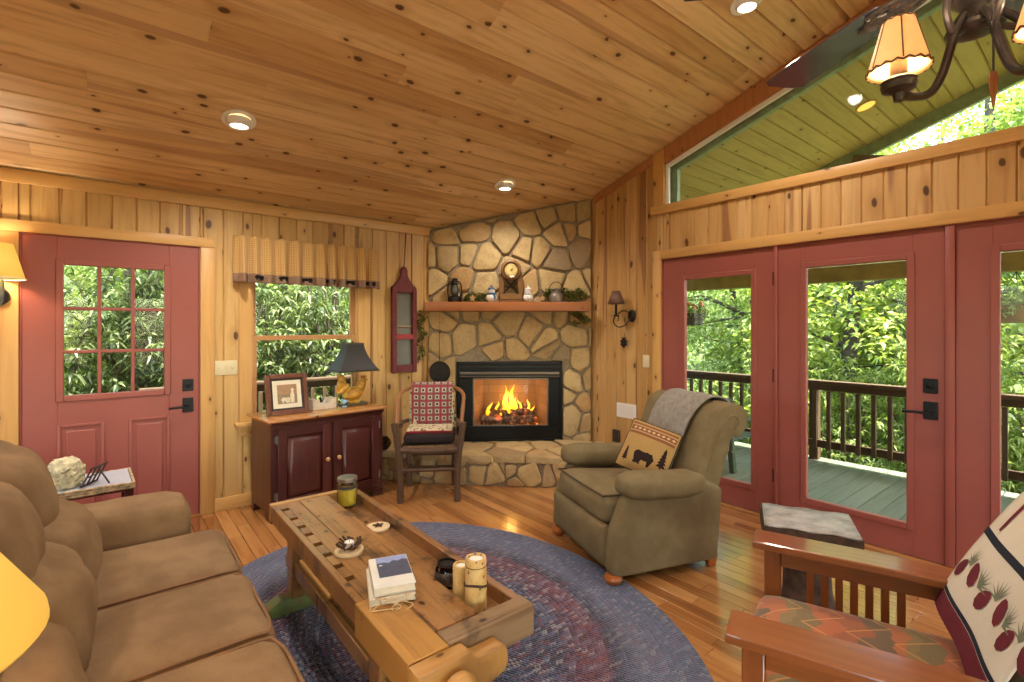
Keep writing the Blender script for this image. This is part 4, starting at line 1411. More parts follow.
for k in range(26):
    x = -.22 + .46 * k / 25
    mb.tube([(x, -.632, .75), (x + rf.uniform(-.01, .01), -.645, .69), (x + rf.uniform(-.015, .015), -.64, .62)], .004, 5)
mb.build('fringe', TH, th)

# bear pillow on the recliner
def bear(scale, ox, oy, flip=1):
    P = [(0, .36), (.04, .30), (.1, .28), (.16, .27), (.18, .0), (.28, .0), (.29, .05), (.27, .08), (.3, .22), (.42, .2), (.56, .22), (.62, .1), (.6, 0), (.72, 0), (.74, .04), (.72, .12), (.78, .2), (.82, .0), (.94, 0), (.95, .06), (.92, .1), (.97, .3), (1.0, .45), (.95, .56), (.82, .63), (.65, .6), (.5, .6), (.38, .64), (.28, .6), (.2, .58), (.17, .62), (.13, .58), (.1, .5), (.04, .44)]
    return [(ox + flip * (x - .5) * scale, oy + y * scale) for x, y in P]
def fir(scale, ox, oy):
    P = [(-.03, 0), (-.03, .08)]
    for k in range(5): P += [(-.22 + .035 * k, .1 + .16 * k), (-.09 + .01 * k, .24 + .16 * k)]
    P += [(0, 1.0)]
    P += [(-x, y) for x, y in P[-2::-1]]
    return [(ox + x * scale, oy + y * scale) for x, y in P]
pl = thing('bear_pillow', 'tan square pillow with a dark bear and a banded border resting in the recliner', 'pillow', (2.655, 1.90, .665), ac.rotation_euler.z + R(14))
pl.rotation_euler = (R(30), R(-14), ac.rotation_euler.z + R(34))
pl.scale = (.86, .86, .86)
def pilf(u, v, o=0):     # front face, local x across, z up, y out
    e = (1 - (2 * u - 1) ** 4) * (1 - (2 * v - 1) ** 4)
    return (-.185 + .37 * u, .004 + .055 * e + o, -.185 + .37 * v)
mb = MB(); mb.grid(lambda u, v: pilf(u, v), 20, 20); mb.grid(lambda u, v: (lambda q: (q[0], -q[1], q[2]))(pilf(1 - u, v)), 20, 20)
pb = mb.build('cushion', fabric('tan_pillow_cloth', '#b08a52', '#b8925a', 60, .95), pl, angle=180)
def band(v0, v1, col, name, o=.0015):
    mb = MB(); mb.grid(lambda u, v: pilf(.03 + .94 * u, v0 + (v1 - v0) * v, o), 16, 4); mb.build(name, fabric(name + col[1:], col, None, 60), pb, angle=180)
band(.70, .955, '#8a5a3c', 'border_band')
band(.755, .775, '#c9a070', 'border_stripe', .003); band(.88, .90, '#c9a070', 'border_stripe', .003)
mb = MB()
for k in range(9):
    u = .08 + k * .1
    mb.decal([(u, .80), (u + .04, .827), (u, .855), (u - .04, .827)], lambda a, b: pilf(a, b, .0035), 1)
mb.build('zigzag_motif', fabric('pale_motif', '#d4b184'), pb)
mb = MB(); mb.decal(bear(.42, .48, .14), lambda a, b: pilf(a, b, .003), 1); mb.decal(fir(.42, .13, .2), lambda a, b: pilf(a, b, .003), 1); mb.decal(fir(.3, .85, .12), lambda a, b: pilf(a, b, .003), 1)
mb.build('bear_motif', fabric('dark_brown_applique', '#33241f'), pb)
mb = MB(); mb.tube(smooth_pts([(-.187, 0, -.187), (.187, 0, -.187), (.187, 0, .187), (-.187, 0, .187)], 1, True), .006, 7, True)
mb.build('dark_piping', fabric('dark_piping_cloth', '#2b2220'), pl)

# ------------------------------------------------------------------ cherry cabinet
CH = wood('cherry_stain', 0, 2, ('#451d18', '#4e221c', '#562821'), .25, .32, .7, knotcol='#200c0a', coat=.25)
CTOP = wood('honey_top', 1, 0, ('#a86e36', '#b4793e'), .2, .25, .5, coat=.5)
cb = thing('cabinet', 'low dark cherry two-door cabinet with a honey wood top under the window', 'cabinet', (.905, 3.935, 0), R(6))
CWD, CDP, CHT = .92, .42, .762
mb = MB()
mb.bb(0, .02, 0, CDP, .06, CHT - .022, .002); mb.bb(CWD - .02, CWD, 0, CDP, .06, CHT - .022, .002)
mb.bb(.02, CWD - .02, CDP - .015, CDP, .06, CHT - .022, 0); mb.bb(.02, CWD - .02, .0, CDP, .06, .085, .002)
mb.bb(.02, CWD - .02, 0, .02, CHT - .085, CHT - .022, .002)
mb.bb(.0, .055, -.004, .016, .06, CHT - .022, .002); mb.bb(CWD - .055, CWD, -.004, .016, .06, CHT - .022, .002); mb.bb(CWD / 2 - .02, CWD / 2 + .02, -.002, .016, .06, CHT - .08, .002)
mb.bb(.055, CWD - .055, -.003, .016, .085, .105, .002)
mb.prism([(0, -.018, CHT - .05), (CWD, -.018, CHT - .05), (CWD, -.03, CHT - .022), (0, -.03, CHT - .022)], (0, .03, 0), .002)
body = mb.build('body', CH, cb)
for s in (0, 1):
    mb = MB()
    f = lambda x: (CWD - x) if s else x
    pts = [(f(0), -.006, 0), (f(.07), -.006, 0), (f(.085), -.006, .035), (f(.14), -.006, .06), (f(0), -.006, .06)]
    mb.prism(pts, (0, .02, 0), .002); mb.prism([(f(0), 0, 0), (f(0), .1, 0), (f(0), .13, .06), (f(0), 0, .06)], ((.02 if not s else -.02), 0, 0), .002)
    mb.build('bracket_foot', CH, cb)
    mb = MB(); mb.bb(f(0), f(.05), CDP - .05, CDP, 0, .06, .002); mb.build('bracket_foot', CH, cb)
mb = MB(); mb.bb(-.035, CWD + .035, -.045, CDP + .012, CHT - .021, CHT, .006, 2); mb.build('top', CTOP, cb)
BRS = plain('light_wood_knob', '#b98a55', .4)
HNG = plain('steel_hinge', '#8f8a84', .35, .8, var=.05)
for s in (0, 1):
    x0, x1 = (.045, CWD / 2 - .012) if not s else (CWD / 2 + .012, CWD - .045)
    z0, z1 = .095, CHT - .075
    mb = MB(); b = .065
    mb.bb(x0, x0 + b, -.024, -.005, z0, z1, .004); mb.bb(x1 - b, x1, -.024, -.005, z0, z1, .004)
    mb.bb(x0 + b, x1 - b, -.024, -.005, z0, z0 + b, .004); mb.bb(x0 + b, x1 - b, -.024, -.005, z1 - b, z1, .004)
    d = mb.build('door', CH, cb)
    mb = MB()
    xa, xb, za, zb = x0 + b, x1 - b, z0 + b, z1 - b
    k = .045
    t_ = bmesh.new()
    o4 = [t_.verts.new(v) for v in ((xa, -.010, za), (xb, -.010, za), (xb, -.010, zb), (xa, -.010, zb))]
    i4 = [t_.verts.new(v) for v in ((xa + k, -.022, za + k), (xb - k, -.022, za + k), (xb - k, -.022, zb - k), (xa + k, -.022, zb - k))]
    for j in range(4): t_.faces.new((o4[j], o4[(j + 1) % 4], i4[(j + 1) % 4], i4[j]))
    t_.faces.new(i4); mb._join(t_)
    mb.build('raised_panel', CH, d, angle=15, solid=.004)
    mb = MB(); kx = x1 - .035 if not s else x0 + .035
    mb.lathe([(.008, 0), (.008, .012), (.017, .02), (.018, .028), (.012, .034), (0, .036)], (0, 0, 0), 16, Matrix.Translation((kx, -.024, .405)) @ MX); mb.build('knob', BRS, d)
    for hz in (.16, .58):
        mb = MB(); hxx = x0 - .006 if not s else x1 + .006
        mb.lathe([(.006, 0), (.006, .06)], (hxx, -.02, hz), 8); mb.bb(hxx - .014, hxx + .014, -.008, -.004, hz + .005, hz + .055, .001)
        mb.build('hinge', HNG, d)
CM = cb.matrix_basis
def on_cab(x, y): return CM @ Vector((x, y, CHT))

# framed picture leaning back
FRM = wood('walnut_frame', 0, 2, ('#5c3320', '#6a3c26'), 0, .35, .5)
t = thing('picture_frame', 'walnut framed sepia picture of an animal and a figure standing on the cabinet', 'picture', on_cab(.185, .15), R(6 - 5))
T = Matrix.Rotation(R(-14), 4, 'X')
mb = MB()
w, h = .315, .32
for (a, b, c, d) in ((-w / 2, -w / 2 + .035, 0, h), (w / 2 - .035, w / 2, 0, h), (-w / 2 + .035, w / 2 - .035, 0, .035), (-w / 2 + .035, w / 2 - .035, h - .035, h)):
    mb.bb(a, b, -.012, .012, c, d, .005, 2, M=T)
mb.build('frame', FRM, t)
mb = MB(); mb.bb(-w / 2 + .03, w / 2 - .03, -.002, .006, .03, h - .03, 0, M=T); mb.build('dark_mat', plain('dark_brown_mat', '#3a2c24', .8), t)
mb = MB(); mb.bb(-w / 2 + .052, w / 2 - .052, -.005, .0, .052, h - .052, 0, M=T); mb.build('cream_mat', plain('cream_mat', '#d8ccb2', .8, var=.03), t)
g = G('sepia_print')
pz = g.sep(g.co())
n = g.noise(g.co(), 30, 3)
c = g.mix(g.math('GREATER_THAN', g.math('MULTIPLY_ADD', n, .03, pz[2]), .17), '#8c7a5c', '#a9835e')
g.set(Base_Color=g.mix(g.math('MULTIPLY', n, .5), c, '#5c4a34'), Roughness=.5)
mb = MB(); mb.bb(-.072, .072, -.008, -.004, .085, .235, 0, M=T); pr = mb.build('print', g.m, t)
mb = MB(); f = lambda u, v: T @ Vector((u, -.009, v))
mb.decal([(.02, .09), (.05, .09), (.052, .15), (.045, .175), (.05, .195), (.04, .205), (.028, .198), (.03, .175), (.02, .15)], f); mb.decal(bear(.07, -.015, .09), f)
mb.build('figures', plain('sepia_pale', '#d2c2a2', .6), pr)
mb = MB(); mb.bar((0, .075, .23), (0, .14, .0), .05, .006); mb.build('easel_back', plain('black_board', '#1b1816', .8), t)

# napkin box with a round cut-out
t = thing('napkin_holder', 'white wooden napkin box with a half-round cut-out beside the framed picture', 'box', on_cab(.50, .25), R(6))
mb = MB()
arc = [(.045 * math.cos(a), .085 - .05 * math.sin(a)) for a in [PI * k / 12 for k in range(13)]]
pts = [(-.10, 0), (.10, 0), (.10, .085)] + arc + [(-.10, .085)]
mb.prism([(x, -.05, z) for x, z in pts], (0, .012, 0), .0015); mb.prism([(x, .04, z) for x, z in pts], (0, .012, 0), .0015)
mb.bb(-.10, -.088, -.038, .04, 0, .085, .002); mb.bb(.088, .10, -.038, .04, 0, .085, .002); mb.bb(-.088, .088, -.038, .04, 0, .01, .001)
mb.build('box', plain('weathered_white', '#cdbfa6', .7, var=.12, scale=25), t)
mb = MB(); mb.bb(-.08, .08, -.032, .034, .01, .032, .004); mb.build('napkins', plain('paper_napkin', '#e6dccb', .9, var=.04), t)

# small blue and white glass figurine
t = thing('glass_bird', 'tiny pale blue glass bird beside the rooster lamp', 'figurine', on_cab(.67, .20), R(6))
mb = MB(); mb.ell((0, 0, .04), (.022, .014, .018), 14, (0, R(-25), 0)); mb.ell((-.02, 0, .058), (.011, .010, .010), 12); mb.bar((.014, 0, .04), (.045, 0, .055), .014, .004); mb.tube([(0, 0, .03), (0, 0, .006)], .004, 6); mb.lathe([(0, 0), (.022, 0), (.02, .006), (0, .008)], seg=14)
mb.build('bird', plain('blue_glass', '#8db4cc', .12, var=.1), t)

# rooster lamp
t = thing('rooster_lamp', 'yellow ceramic rooster table lamp with a flared black shade on the cabinet', 'lamp', on_cab(.775, .25), R(3))
mb = MB(); mb.bb(-.115, .115, -.06, .06, 0, .018, .005); mb.build('base', plain('dark_green_base', '#3a3a24', .4), t)
RO = G('ochre_glaze')
n = RO.noise(RO.co(), 24, 4, .6)
RO.set(Base_Color=RO.ramp(n, [(.3, '#8a5a1c'), (.5, '#c8932f'), (.7, '#dcb052')]), Roughness=.3)
RO.bump(n, .4, .006)
mb = MB()
mb.ell((.0, 0, .085), (.078, .05, .052), 22, (0, R(-12), 0))
mb.ell((.055, 0, .125), (.034, .03, .055), 18, (0, R(18), 0)); mb.ell((.08, 0, .178), (.024, .021, .024), 14)
for k in range(5):
    a = R(60 + k * 24)
    mb.ell((-.075 - .01 * k + .03 * (k > 2), (k % 2 - .5) * .012, .125 + .018 * k - .012 * (k > 3)), (.055, .016, .024), 12, (0, -R(35 + 22 * k), 0))
for s in (-1, 1): mb.ell((-.01, s * .044, .09), (.055, .014, .032), 12, (0, R(-20), 0))
mb.lathe([(.045, .018), (.05, .03), (.02, .05)], seg=16)
ro = mb.build('rooster', RO.m, t); ro.scale = (1.22, 1.22, 1.2); ro.location.z = -.003
mb = MB()
for k in range(4): mb.ell((.066 + .011 * k, 0, .204 - .003 * abs(k - 1.5)), (.008, .005, .013), 8)
mb.ell((.092, 0, .15), (.007, .009, .015), 8); mb.build('comb', plain('red_comb', '#b0662c', .35), ro)
mb = MB(); mb.lathe([(.007, 0), (.001, .02)], (0, 0, 0), 8, Matrix.Translation((.1, 0, .178)) @ Matrix.Rotation(R(90), 4, 'Y')); mb.build('beak', plain('beak', '#8a6a30', .4), ro)
mb = MB(); mb.lathe([(.008, .12), (.008, .27), (.018, .272), (.018, .31), (.004, .312), (.004, .555)], seg=12); mb.build('stem', plain('antique_brass', '#7a6a44', .35, .8), t)
SHB = G('black_lacquer_shade')
SHB.set(Base_Color='#26211e', Roughness=.5)
def shf(u, v):
    th_ = u * 4
    k = int(th_) % 4; f = th_ - int(th_)
    s = .075 + (.185 - .075) * ((1 - v) ** 1.7)
    d = .75
    cs = [(1, -d), (1, d), (-1, d), (-1, -d)]
    a, b = cs[k], cs[(k + 1) % 4]
    return ((a[0] + (b[0] - a[0]) * f) * s, (a[1] + (b[1] - a[1]) * f) * s, .30 + .24 * v)
mb = MB(); mb.grid(shf, 40, 14, True)
sh = mb.build('lamp_shade', SHB.m, t, solid=.004, angle=25)
mb = MB()
for v in (0, 1): mb.tube([shf(k / 40, v) for k in range(40)], .004, 6, True)
mb.build('shade_trim', plain('bronze_trim', '#5a4a34', .4, .6), sh)
mb = MB(); mb.ell((0, 0, .548), (.014, .014, .014), 10); mb.tube([(-.076, 0, .537), (.076, 0, .537)], .002, 6); mb.build('finial', bpy.data.materials['antique_brass'], t)

# ------------------------------------------------------------------ workbench coffee table
WB = wood('old_bench_wood', 0, 1, ('#7c5630', '#906638', '#9c7040'), .5, .36, .9, knotcol='#33210f', streak=.3, stain=.75, gscale=1.2, coat=.15)
WBN = wood('yellow_bench_wood', 0, 1, ('#a37434', '#ad7f40'), .2, .38, .6, stain=.3)
WBG = wood('grey_weathered_wood', 1, 0, ('#7c6347', '#8a6f50'), .5, .6, .9, knotcol='#2e2118', stain=.6)
WBX = wood('old_bench_cross', 1, 0, ('#a3773c', '#b08548', '#aa7c40'), .3, .42, .7, stain=.4)
GRNP = G('worn_green_paint')
n = GRNP.noise(GRNP.co(), 16, 5, .65)
GRNP.set(Base_Color=GRNP.mix(GRNP.step(n, .5, .58), '#5f6e34', '#7a5c36'), Roughness=.6)
tb = thing('workbench_table', 'old wooden carpenter workbench with tool tray and vise used as a coffee table', 'coffee table', (0, 0, RUGZ))
zt = .49
# local = world xy.  top: x .66-.93 slab, .93-1.08 tray, rim 1.08-1.115
def stag(m, h): m.bb  # noqa
mb = MB()
XA, XM, XT, XR0, XR1 = .652, .79, .945, 1.082, 1.115
YN, YF = 1.345, 2.862
# front plank is cut round the dog holes: strips and bridges, one board
hs = [1.831, 1.953, 2.078, 2.205, 2.336, 2.446, 2.572, 2.728]
hw = .018
x0, x1 = .682, .717
y = YN
mb.bb(XA, x0, YN, YF - .045, zt - .085, zt, .003); mb.bb(x1, XM - .001, YN, YF - .045, zt - .085, zt, .003)
for q in hs + [YF - .045 + hw]:
    e = q - hw
    if e > y: mb.bb(x0, x1, y, e, zt - .085, zt - .0005, .0)
    y = q + hw
mb.bb(XM + .001, XT, YN, YF - .045, zt - .06, zt, .003)
top = mb.build('bench_top', WB, tb)
mb = MB()
for q in hs: mb.bb(x0, x1, q - hw, q + hw, zt - .084, zt - .06, 0)
mb.build('dog_hole', plain('dark_hole', '#20150e', .95), top)
mb = MB(); mb.bb(XA + .012, XM - .012, YN - .088, 1.65, zt - .02, zt + .003, .003); mb.bb(XA - .008, XA + .03, YN - .088, 1.65, zt - .11, zt + .002, .003); mb.build('front_plank', WBN, top)
mb = MB(); mb.bb(XT + .001, XR0, YN - .011, YF - .045, zt - .065, zt - .05, .001); tray = mb.build('tool_tray', WB, tb)
mb = MB(); mb.bb(XR0, XR1, YN - .03, YF, zt - .095, zt + .003, .004); mb.build('tray_rim', WB, tray)
mb = MB(); mb.bb(XA - .002, XR0 - .001, YF - .044, YF, zt - .085, zt + .004, .004); mb.build('far_end_board', WBX, tb)
mb = MB(); mb.bb(XM - .01, XR1 + .004, YN - .086, YN - .012, zt - .10, zt + .006, .005); mb.build('near_end_board', WBG, tb)
# end vise: chop, screw and guide
mb = MB()
yv = YN - .09
pts = [(XA - .012, zt - .16), (XA + .14, zt - .16), (XA + .22, zt - .13), (XA + .29, zt - .115), (XA + .305, zt - .09), (XA + .30, zt - .045), (XA + .285, zt - .03), (XA + .20, zt - .03), (XA + .175, zt - .024), (XA + .165, zt + .0), (XA - .012, zt + .0)]
mb.prism([(x, yv - .06, z) for x, z in pts], (0, .06, 0), .008, 2)
vs = mb.build('vise_chop', WBX, tb)
mb = MB()
mb.lathe([(.026, 0), (.03, .02), (.055, .028), (.058, .045), (.05, .06), (.046, .09), (.05, .105), (.035, .12), (0, .123)], (0, 0, 0), 24, Matrix.Translation((XA + .10, yv - .055, zt - .075)) @ MX); mb.build('vise_screw', WBX, vs)
# trestle legs, feet, rails
for yy in (2.66, 1.62):
    for xx in (.735, 1.03):
        mb = MB(); mb.bb(xx - .035, xx + .035, yy - .045, yy + .045, .07, zt - .085, .005); lgm = mb.build('leg', WB, tb)
    mb = MB(); mb.prism([(.56, yy - .04, 0), (1.17, yy - .04, 0), (1.17, yy - .04, .025), (1.08, yy - .04, .08), (.65, yy - .04, .08), (.56, yy - .04, .03)], (0, .08, 0), .006, 2)
    mb.build('sledge_foot', GRNP.m, tb)
mb = MB(); mb.bb(.712, .742, 1.50, 2.78, .175, .245, .004); mb.build('front_rail', WB, tb)
mb = MB(); mb.bb(1.02, 1.05, 1.50, 2.74, .20, .30, .004); mb.build('rear_rail', WB, tb)
mb = MB(); mb.bb(.745, 1.02, 1.68, 2.60, .19, .21, .003); mb.build('shelf', WB, tb)
mb = MB(); mb.bb(.638, .651, 1.90, 2.27, .398, .415, .003); mb.build('drawer_runner', WBN, tb)

TT = zt + RUGZ + .0008
TRAY = zt - .05 + RUGZ + .0008
# yellow candle jar
WAX = plain('yellow_wax', '#d6bc3c', .5, var=.05)
t = thing('candle_jar', 'glass jar of yellow candle wax at the far end of the workbench', 'candle', (1.018, 2.715, TRAY))
mb = MB(); mb.lathe([(0, .012), (.046, .012), (.048, .02), (.048, .095), (0, .096)], seg=28); mb.build('wax', WAX, t)
mb = MB(); mb.lathe([(0, 0), (.05, 0), (.054, .008), (.054, .12), (.05, .135), (.05, .15)], seg=32, cap=False); mb.build('glass_jar', pane('jar_glass', (.99, 1, .98, 1), .8), t)
mb = MB(); mb.lathe([(.050, .138), (.054, .14), (.054, .158), (.05, .162), (0, .163)], seg=32); mb.build('lid', plain('zinc_lid', '#9a948a', .3, .85, var=.06), t)
mb = MB(); mb.lathe([(.0525, .104), (.0548, .104), (.0548, .118), (.0525, .118)], seg=32, cap=False); mb.build('label_band', plain('dark_label', '#33312c', .6), t)
# wood slice coasters
SL = G('wood_slice')
sp = SL.sep(SL.co()); rr0 = SL.math('SQRT', SL.math('ADD', SL.math('MULTIPLY', sp[0], sp[0]), SL.math('MULTIPLY', sp[1], sp[1])))
SL.set(Base_Color=SL.mix(SL.math('MULTIPLY', SL.math('PINGPONG', SL.math('MULTIPLY', rr0, 150.0), .5), .7), '#d9c096', '#b99a6a'), Roughness=.7)
def slice_(x, y, z, r, label):
    t = thing('wood_slice', label, 'coaster', (x, y, z))
    mb = MB(); mb.lathe([(0, 0), (r, 0), (r * 1.02, .004), (r * 1.01, .011), (r * .97, .013), (0, .0135)], seg=30, wob=.02); mb.build('slice', SL.m, t)
    return t
slice_(.774, 2.04, TT, .058, 'pale wood slice coaster under the twig tealight holder')
slice_(1.02, 2.31, TRAY, .058, 'pale wood slice coaster with a twig star in the tool tray')
TW = plain('dark_twig', '#4a3220', .85, var=.3, scale=40)
t = thing('tealight_holder', 'rustic twig holder with a white tealight on the nearer wood slice', 'candle', (.774, 2.04, TT + .0142))
mb = MB()
rf = random.Random(8)
for k in range(16):
    a = k * 2 * PI / 16; b = a + rf.uniform(.5, 1.0)
    mb.tube([(.024 * math.cos(a), .024 * math.sin(a), .004 + rf.uniform(0, .006)), (.045 * math.cos((a + b) / 2), .045 * math.sin((a + b) / 2), .018 + rf.uniform(0, .01)), (.048 * math.cos(b) * rf.uniform(.8, 1.25), .048 * math.sin(b) * rf.uniform(.8, 1.25), .03 + rf.uniform(-.005, .012))], .0045, 6)
mb.build('twigs', TW, t)
mb = MB(); mb.lathe([(0, .004), (.018, .004), (.02, .03), (.0185, .032), (.0175, .028), (0, .028)], seg=20); cup = mb.build('tealight', plain('tealight_wax', '#e9e4d6', .5, var=.03), t)
mb = MB(); mb.tube([(0, 0, .028), (.001, 0, .036)], .001, 5); mb.build('wick', BLACK, cup)
t = thing('twig_star', 'small twig star lying on the wood slice in the tool tray', 'ornament', (1.02, 2.31, TRAY + .0142))
mb = MB()
for k in range(5):
    a, b = k * 4 * PI / 5, (k + 1) * 4 * PI / 5
    mb.tube([(.026 * math.cos(a), .026 * math.sin(a), .004), (.026 * math.cos(b), .026 * math.sin(b), .004)], .003, 6)
mb.build('twigs', TW, t)
# books tied with twine
def book(name, label, x, y, z, rz, w, h, th_, cover, spine):
    t = thing(name, label, 'book', (x, y, z), rz)
    mb = MB(); mb.bb(-w / 2 + .004, w / 2 - .004, -h / 2 + .004, h / 2 - .004, .003, th_ - .003, .001); mb.build('pages', plain('book_pages', '#dcd3bd', .9, var=.05, scale=60), t)
    mb = MB(); mb.bb(-w / 2, w / 2, -h / 2, h / 2, 0, .003, .001); mb.bb(-w / 2, w / 2, -h / 2, h / 2, th_ - .003, th_, .001); mb.bb(-w / 2, -w / 2 + .004, -h / 2, h / 2, .002, th_ - .002, .001)
    c = mb.build('cover', plain(cover + '_cover', spine, .6, var=.04), t)
    return t, c
BR = R(-20)
BX, BY = .785, 1.675
k1, c1 = book('book', 'cream book tied with twine at the bottom of the stack on the workbench', BX, BY, TT + .003, BR, .155, .235, .022, 'cream', '#cfc4ad')
mb = MB()
for s in (-.04, .045):
    mb.tube(smooth_pts([(s, -.119, -.001), (s, -.120, .024), (s, 0, .0245), (s, .120, .024), (s, .119, -.001)], 3), .0018, 6)
rf = random.Random(3)
for k in range(6): mb.tube(smooth_pts([(rf.uniform(-.06, .06), -.118, .025), (rf.uniform(-.08, .08), -.14 - rf.uniform(0, .015), .008), (rf.uniform(-.09, .09), -.145 - rf.uniform(0, .03), .002)], 4), .0014, 5)
mb.build('twine', plain('jute_twine', '#c9b184', .9), k1)
k2, c2 = book('book', 'book with a blue mountain ridge cover lying on top of the twine-tied book', BX + .008, BY + .006, TT + .0285, BR + R(2), .142, .23, .028, 'white', '#d6d2c6')
fc = lambda u, v: (-.071 + .142 * u, -.115 + .23 * v, .0285)
mb = MB(); mb.decal([(.18, .30), (.985, .30), (.985, .985), (.18, .985)], fc); mb.build('sky_print', plain('print_pale_blue', '#8f9cc4', .5, var=.1, scale=30), c2)
fc2 = lambda u, v: (-.071 + .142 * u, -.115 + .23 * v, .0288)
mb = MB(); mb.decal([(.18, .30), (.985, .30), (.985, .80), (.86, .84), (.74, .79), (.6, .83), (.5, .76), (.36, .80), (.18, .78)], fc2); mb.build('mountain_print', plain('print_slate', '#454a5e', .5, var=.1, scale=30), c2)
mb = MB(); mb.decal([(.27 + .05 * math.cos(a), .70 + .02 * math.sin(a)) for a in [k * PI / 6 for k in range(12)]], lambda u, v: (-.071 + .142 * u, -.115 + .23 * v, .0291)); mb.build('white_mark', plain('print_white', '#d9d9dc', .5), c2)
# dark glass jar and birch candle holders in the tray
t = thing('glass_candle_holder', 'dark patterned glass candle holder beside the short birch holder', 'candle holder', (1.0, 1.635, TRAY))
mb = MB(); mb.lathe([(0, 0), (.034, 0), (.042, .01), (.045, .04), (.042, .075), (.034, .085), (.034, .09), (.031, .09), (.03, .08), (.038, .07), (.04, .04), (.036, .012), (0, .008)], seg=26, cap=False)
mb.build('bowl', pane('smoky_glass', (.72, .68, .64, 1), 1.0), t)
mb = MB(); mb.lathe([(.035, .085), (.0375, .088), (.035, .093), (.032, .088), (.035, .085)], seg=26); mb.build('rim', IRON, t)
mb = MB(); mb.lathe([(.0435, .02), (.0465, .03), (.0465, .055), (.0440, .066)], seg=26, cap=False); mb.build('etched_band', plain('etched_band', '#5c5048', .4, .3, var=.4, scale=60), t)
BI = G('peeled_birch')
sp = BI.sep(BI.co())
n = BI.noise(BI.comb(BI.math('MULTIPLY', sp[0], 26.0), BI.math('MULTIPLY', sp[1], 26.0), BI.math('MULTIPLY', sp[2], 14.0)), 1, 4, .6)
v = BI.vor(BI.comb(BI.math('MULTIPLY', sp[0], 40.0), BI.math('MULTIPLY', sp[1], 40.0), BI.math('MULTIPLY', sp[2], 30.0)), 1.0)
BI.set(Base_Color=BI.mix(BI.math('MULTIPLY', BI.math('LESS_THAN', v.outputs['Distance'], .17), .8), BI.ramp(n, [(.3, '#b98f4a'), (.6, '#d9b878')]), '#4a2c14'), Roughness=.5)
def birch(x, y, r, h, label, crack):
    t = thing('birch_candle_holder', label, 'candle holder', (x, y, TRAY))
    mb = MB(); mb.lathe([(0, 0), (r * 1.03, 0), (r * 1.04, .01), (r, h * .5), (r * .98, h - .004), (r * .95, h), (r * .70, h), (r * .68, h - .02), (0, h - .02)], seg=30, wob=.015); b = mb.build('log', BI.m, t)
    mb = MB(); mb.lathe([(0, h - .0195), (r * .66, h - .0195), (r * .66, h - .006), (r * .5, h - .004), (0, h - .006)], seg=22); mb.build('tealight', bpy.data.materials['tealight_wax'], t)
    if crack:
        mb = MB(); mb.tube([((r + .001) * math.cos(a), (r + .001) * math.sin(a), h * .52 + .006 * math.sin(2 * a)) for a in [k * 2 * PI / 28 for k in range(28)]], .0045, 6, True)
        mb.tube([((r - .001) * math.cos(a), (r - .001) * math.sin(a), h * .86) for a in [k * 2 * PI / 28 for k in range(28)]], .0018, 6, True)
        mb.build('bark_ring', TW, t)
    return t
birch(.985, 1.51, .030, .135, 'shorter peeled birch log candle holder in the workbench tray', 0)
birch(.996, 1.432, .038, .185, 'taller peeled birch log candle holder with a dark ring in the workbench tray', 1)

# ------------------------------------------------------------------ bent hickory chair
HK = wood('hickory_bark', 0, 2, ('#4f3a28', '#5a4330', '#634a34'), .5, .75, .9, knotcol='#2a1a10')
HKL = wood('peeled_hickory', 0, 2, ('#8a5c36', '#96673e'), .3, .5, .5)
hc = thing('hickory_chair', 'rustic bent hickory armchair with bark posts in front of the hearth', 'chair', (2.165, 3.80, 0), R(146.8))
# local: +y front, x right; front legs at y .22, back legs at y -.2
def pole(mb, pts, r, seg=9):
    P = smooth_pts(pts, 4)
    n = len(P)
    mb.tube(P, [r * (1 + .07 * math.sin(k * 1.9)) for k in range(n)], seg)
HWd = .232
for s in (-1, 1):
    mb = MB(); pole(mb, [(s * HWd, .235, 0), (s * (HWd + .004), .23, .3), (s * (HWd + .03), .235, .52), (s * (HWd + .05), .24, .655)], .028); mb.build('leg', HK, hc)
    mb = MB(); pole(mb, [(s * (HWd - .03), -.20, 0), (s * (HWd - .03), -.19, .25), (s * (HWd - .03), -.20, .47)], .025); mb.build('leg', HK, hc)
for yy, r, zz in ((.235, .026, .43), (-.19, .022, .43)):
    mb = MB(); pole(mb, [(-HWd, yy, zz), (0, yy, zz - .008), (HWd, yy, zz)], r); mb.build('seat_rail', HK, hc)
for s in (-1, 1):
    mb = MB(); pole(mb, [(s * HWd, .23, .435), (s * (HWd - .03), -.19, .435)], .023); mb.build('seat_rail', HK, hc)
    mb = MB(); pole(mb, [(s * HWd, .23, .20), (s * (HWd - .03), -.19, .20)], .014); mb.build('stretcher', HK, hc)
for zz, yy in ((.265, .235), (.29, -.19), (.17, -.19)):
    mb = MB(); pole(mb, [(-HWd, yy, zz), (HWd, yy, zz)], .014); mb.build('stretcher', HK, hc)
mb = MB(); mb.rbox((0, .02, .452), (.43, .42, .03), .012, (0, 0, .006), 5); mb.build('woven_seat', plain('hickory_weave', '#7a5a38', .8, var=.3, scale=50, bump=.5), hc)
mb = MB()
hoop = [(-(HWd + .03), .235, .62), (-(HWd + .045), .10, .74), (-(HWd + .05), -.08, .84), (-(HWd - .01), -.22, .88), (-.1, -.27, .895), (.1, -.27, .895), (HWd - .01, -.22, .88), (HWd + .05, -.08, .84), (HWd + .045, .10, .74), (HWd + .03, .235, .62)]
pole(mb, hoop, .017); mb.build('hoop_arm', HKL, hc)
mb = MB()
for k in range(6):
    x = -.15 + .06 * k; pole(mb, [(x * .9, -.19, .45), (x, -.24, .68), (x, -.262, .89)], .008, 7)
mb.build('back_spindles', HKL, hc)
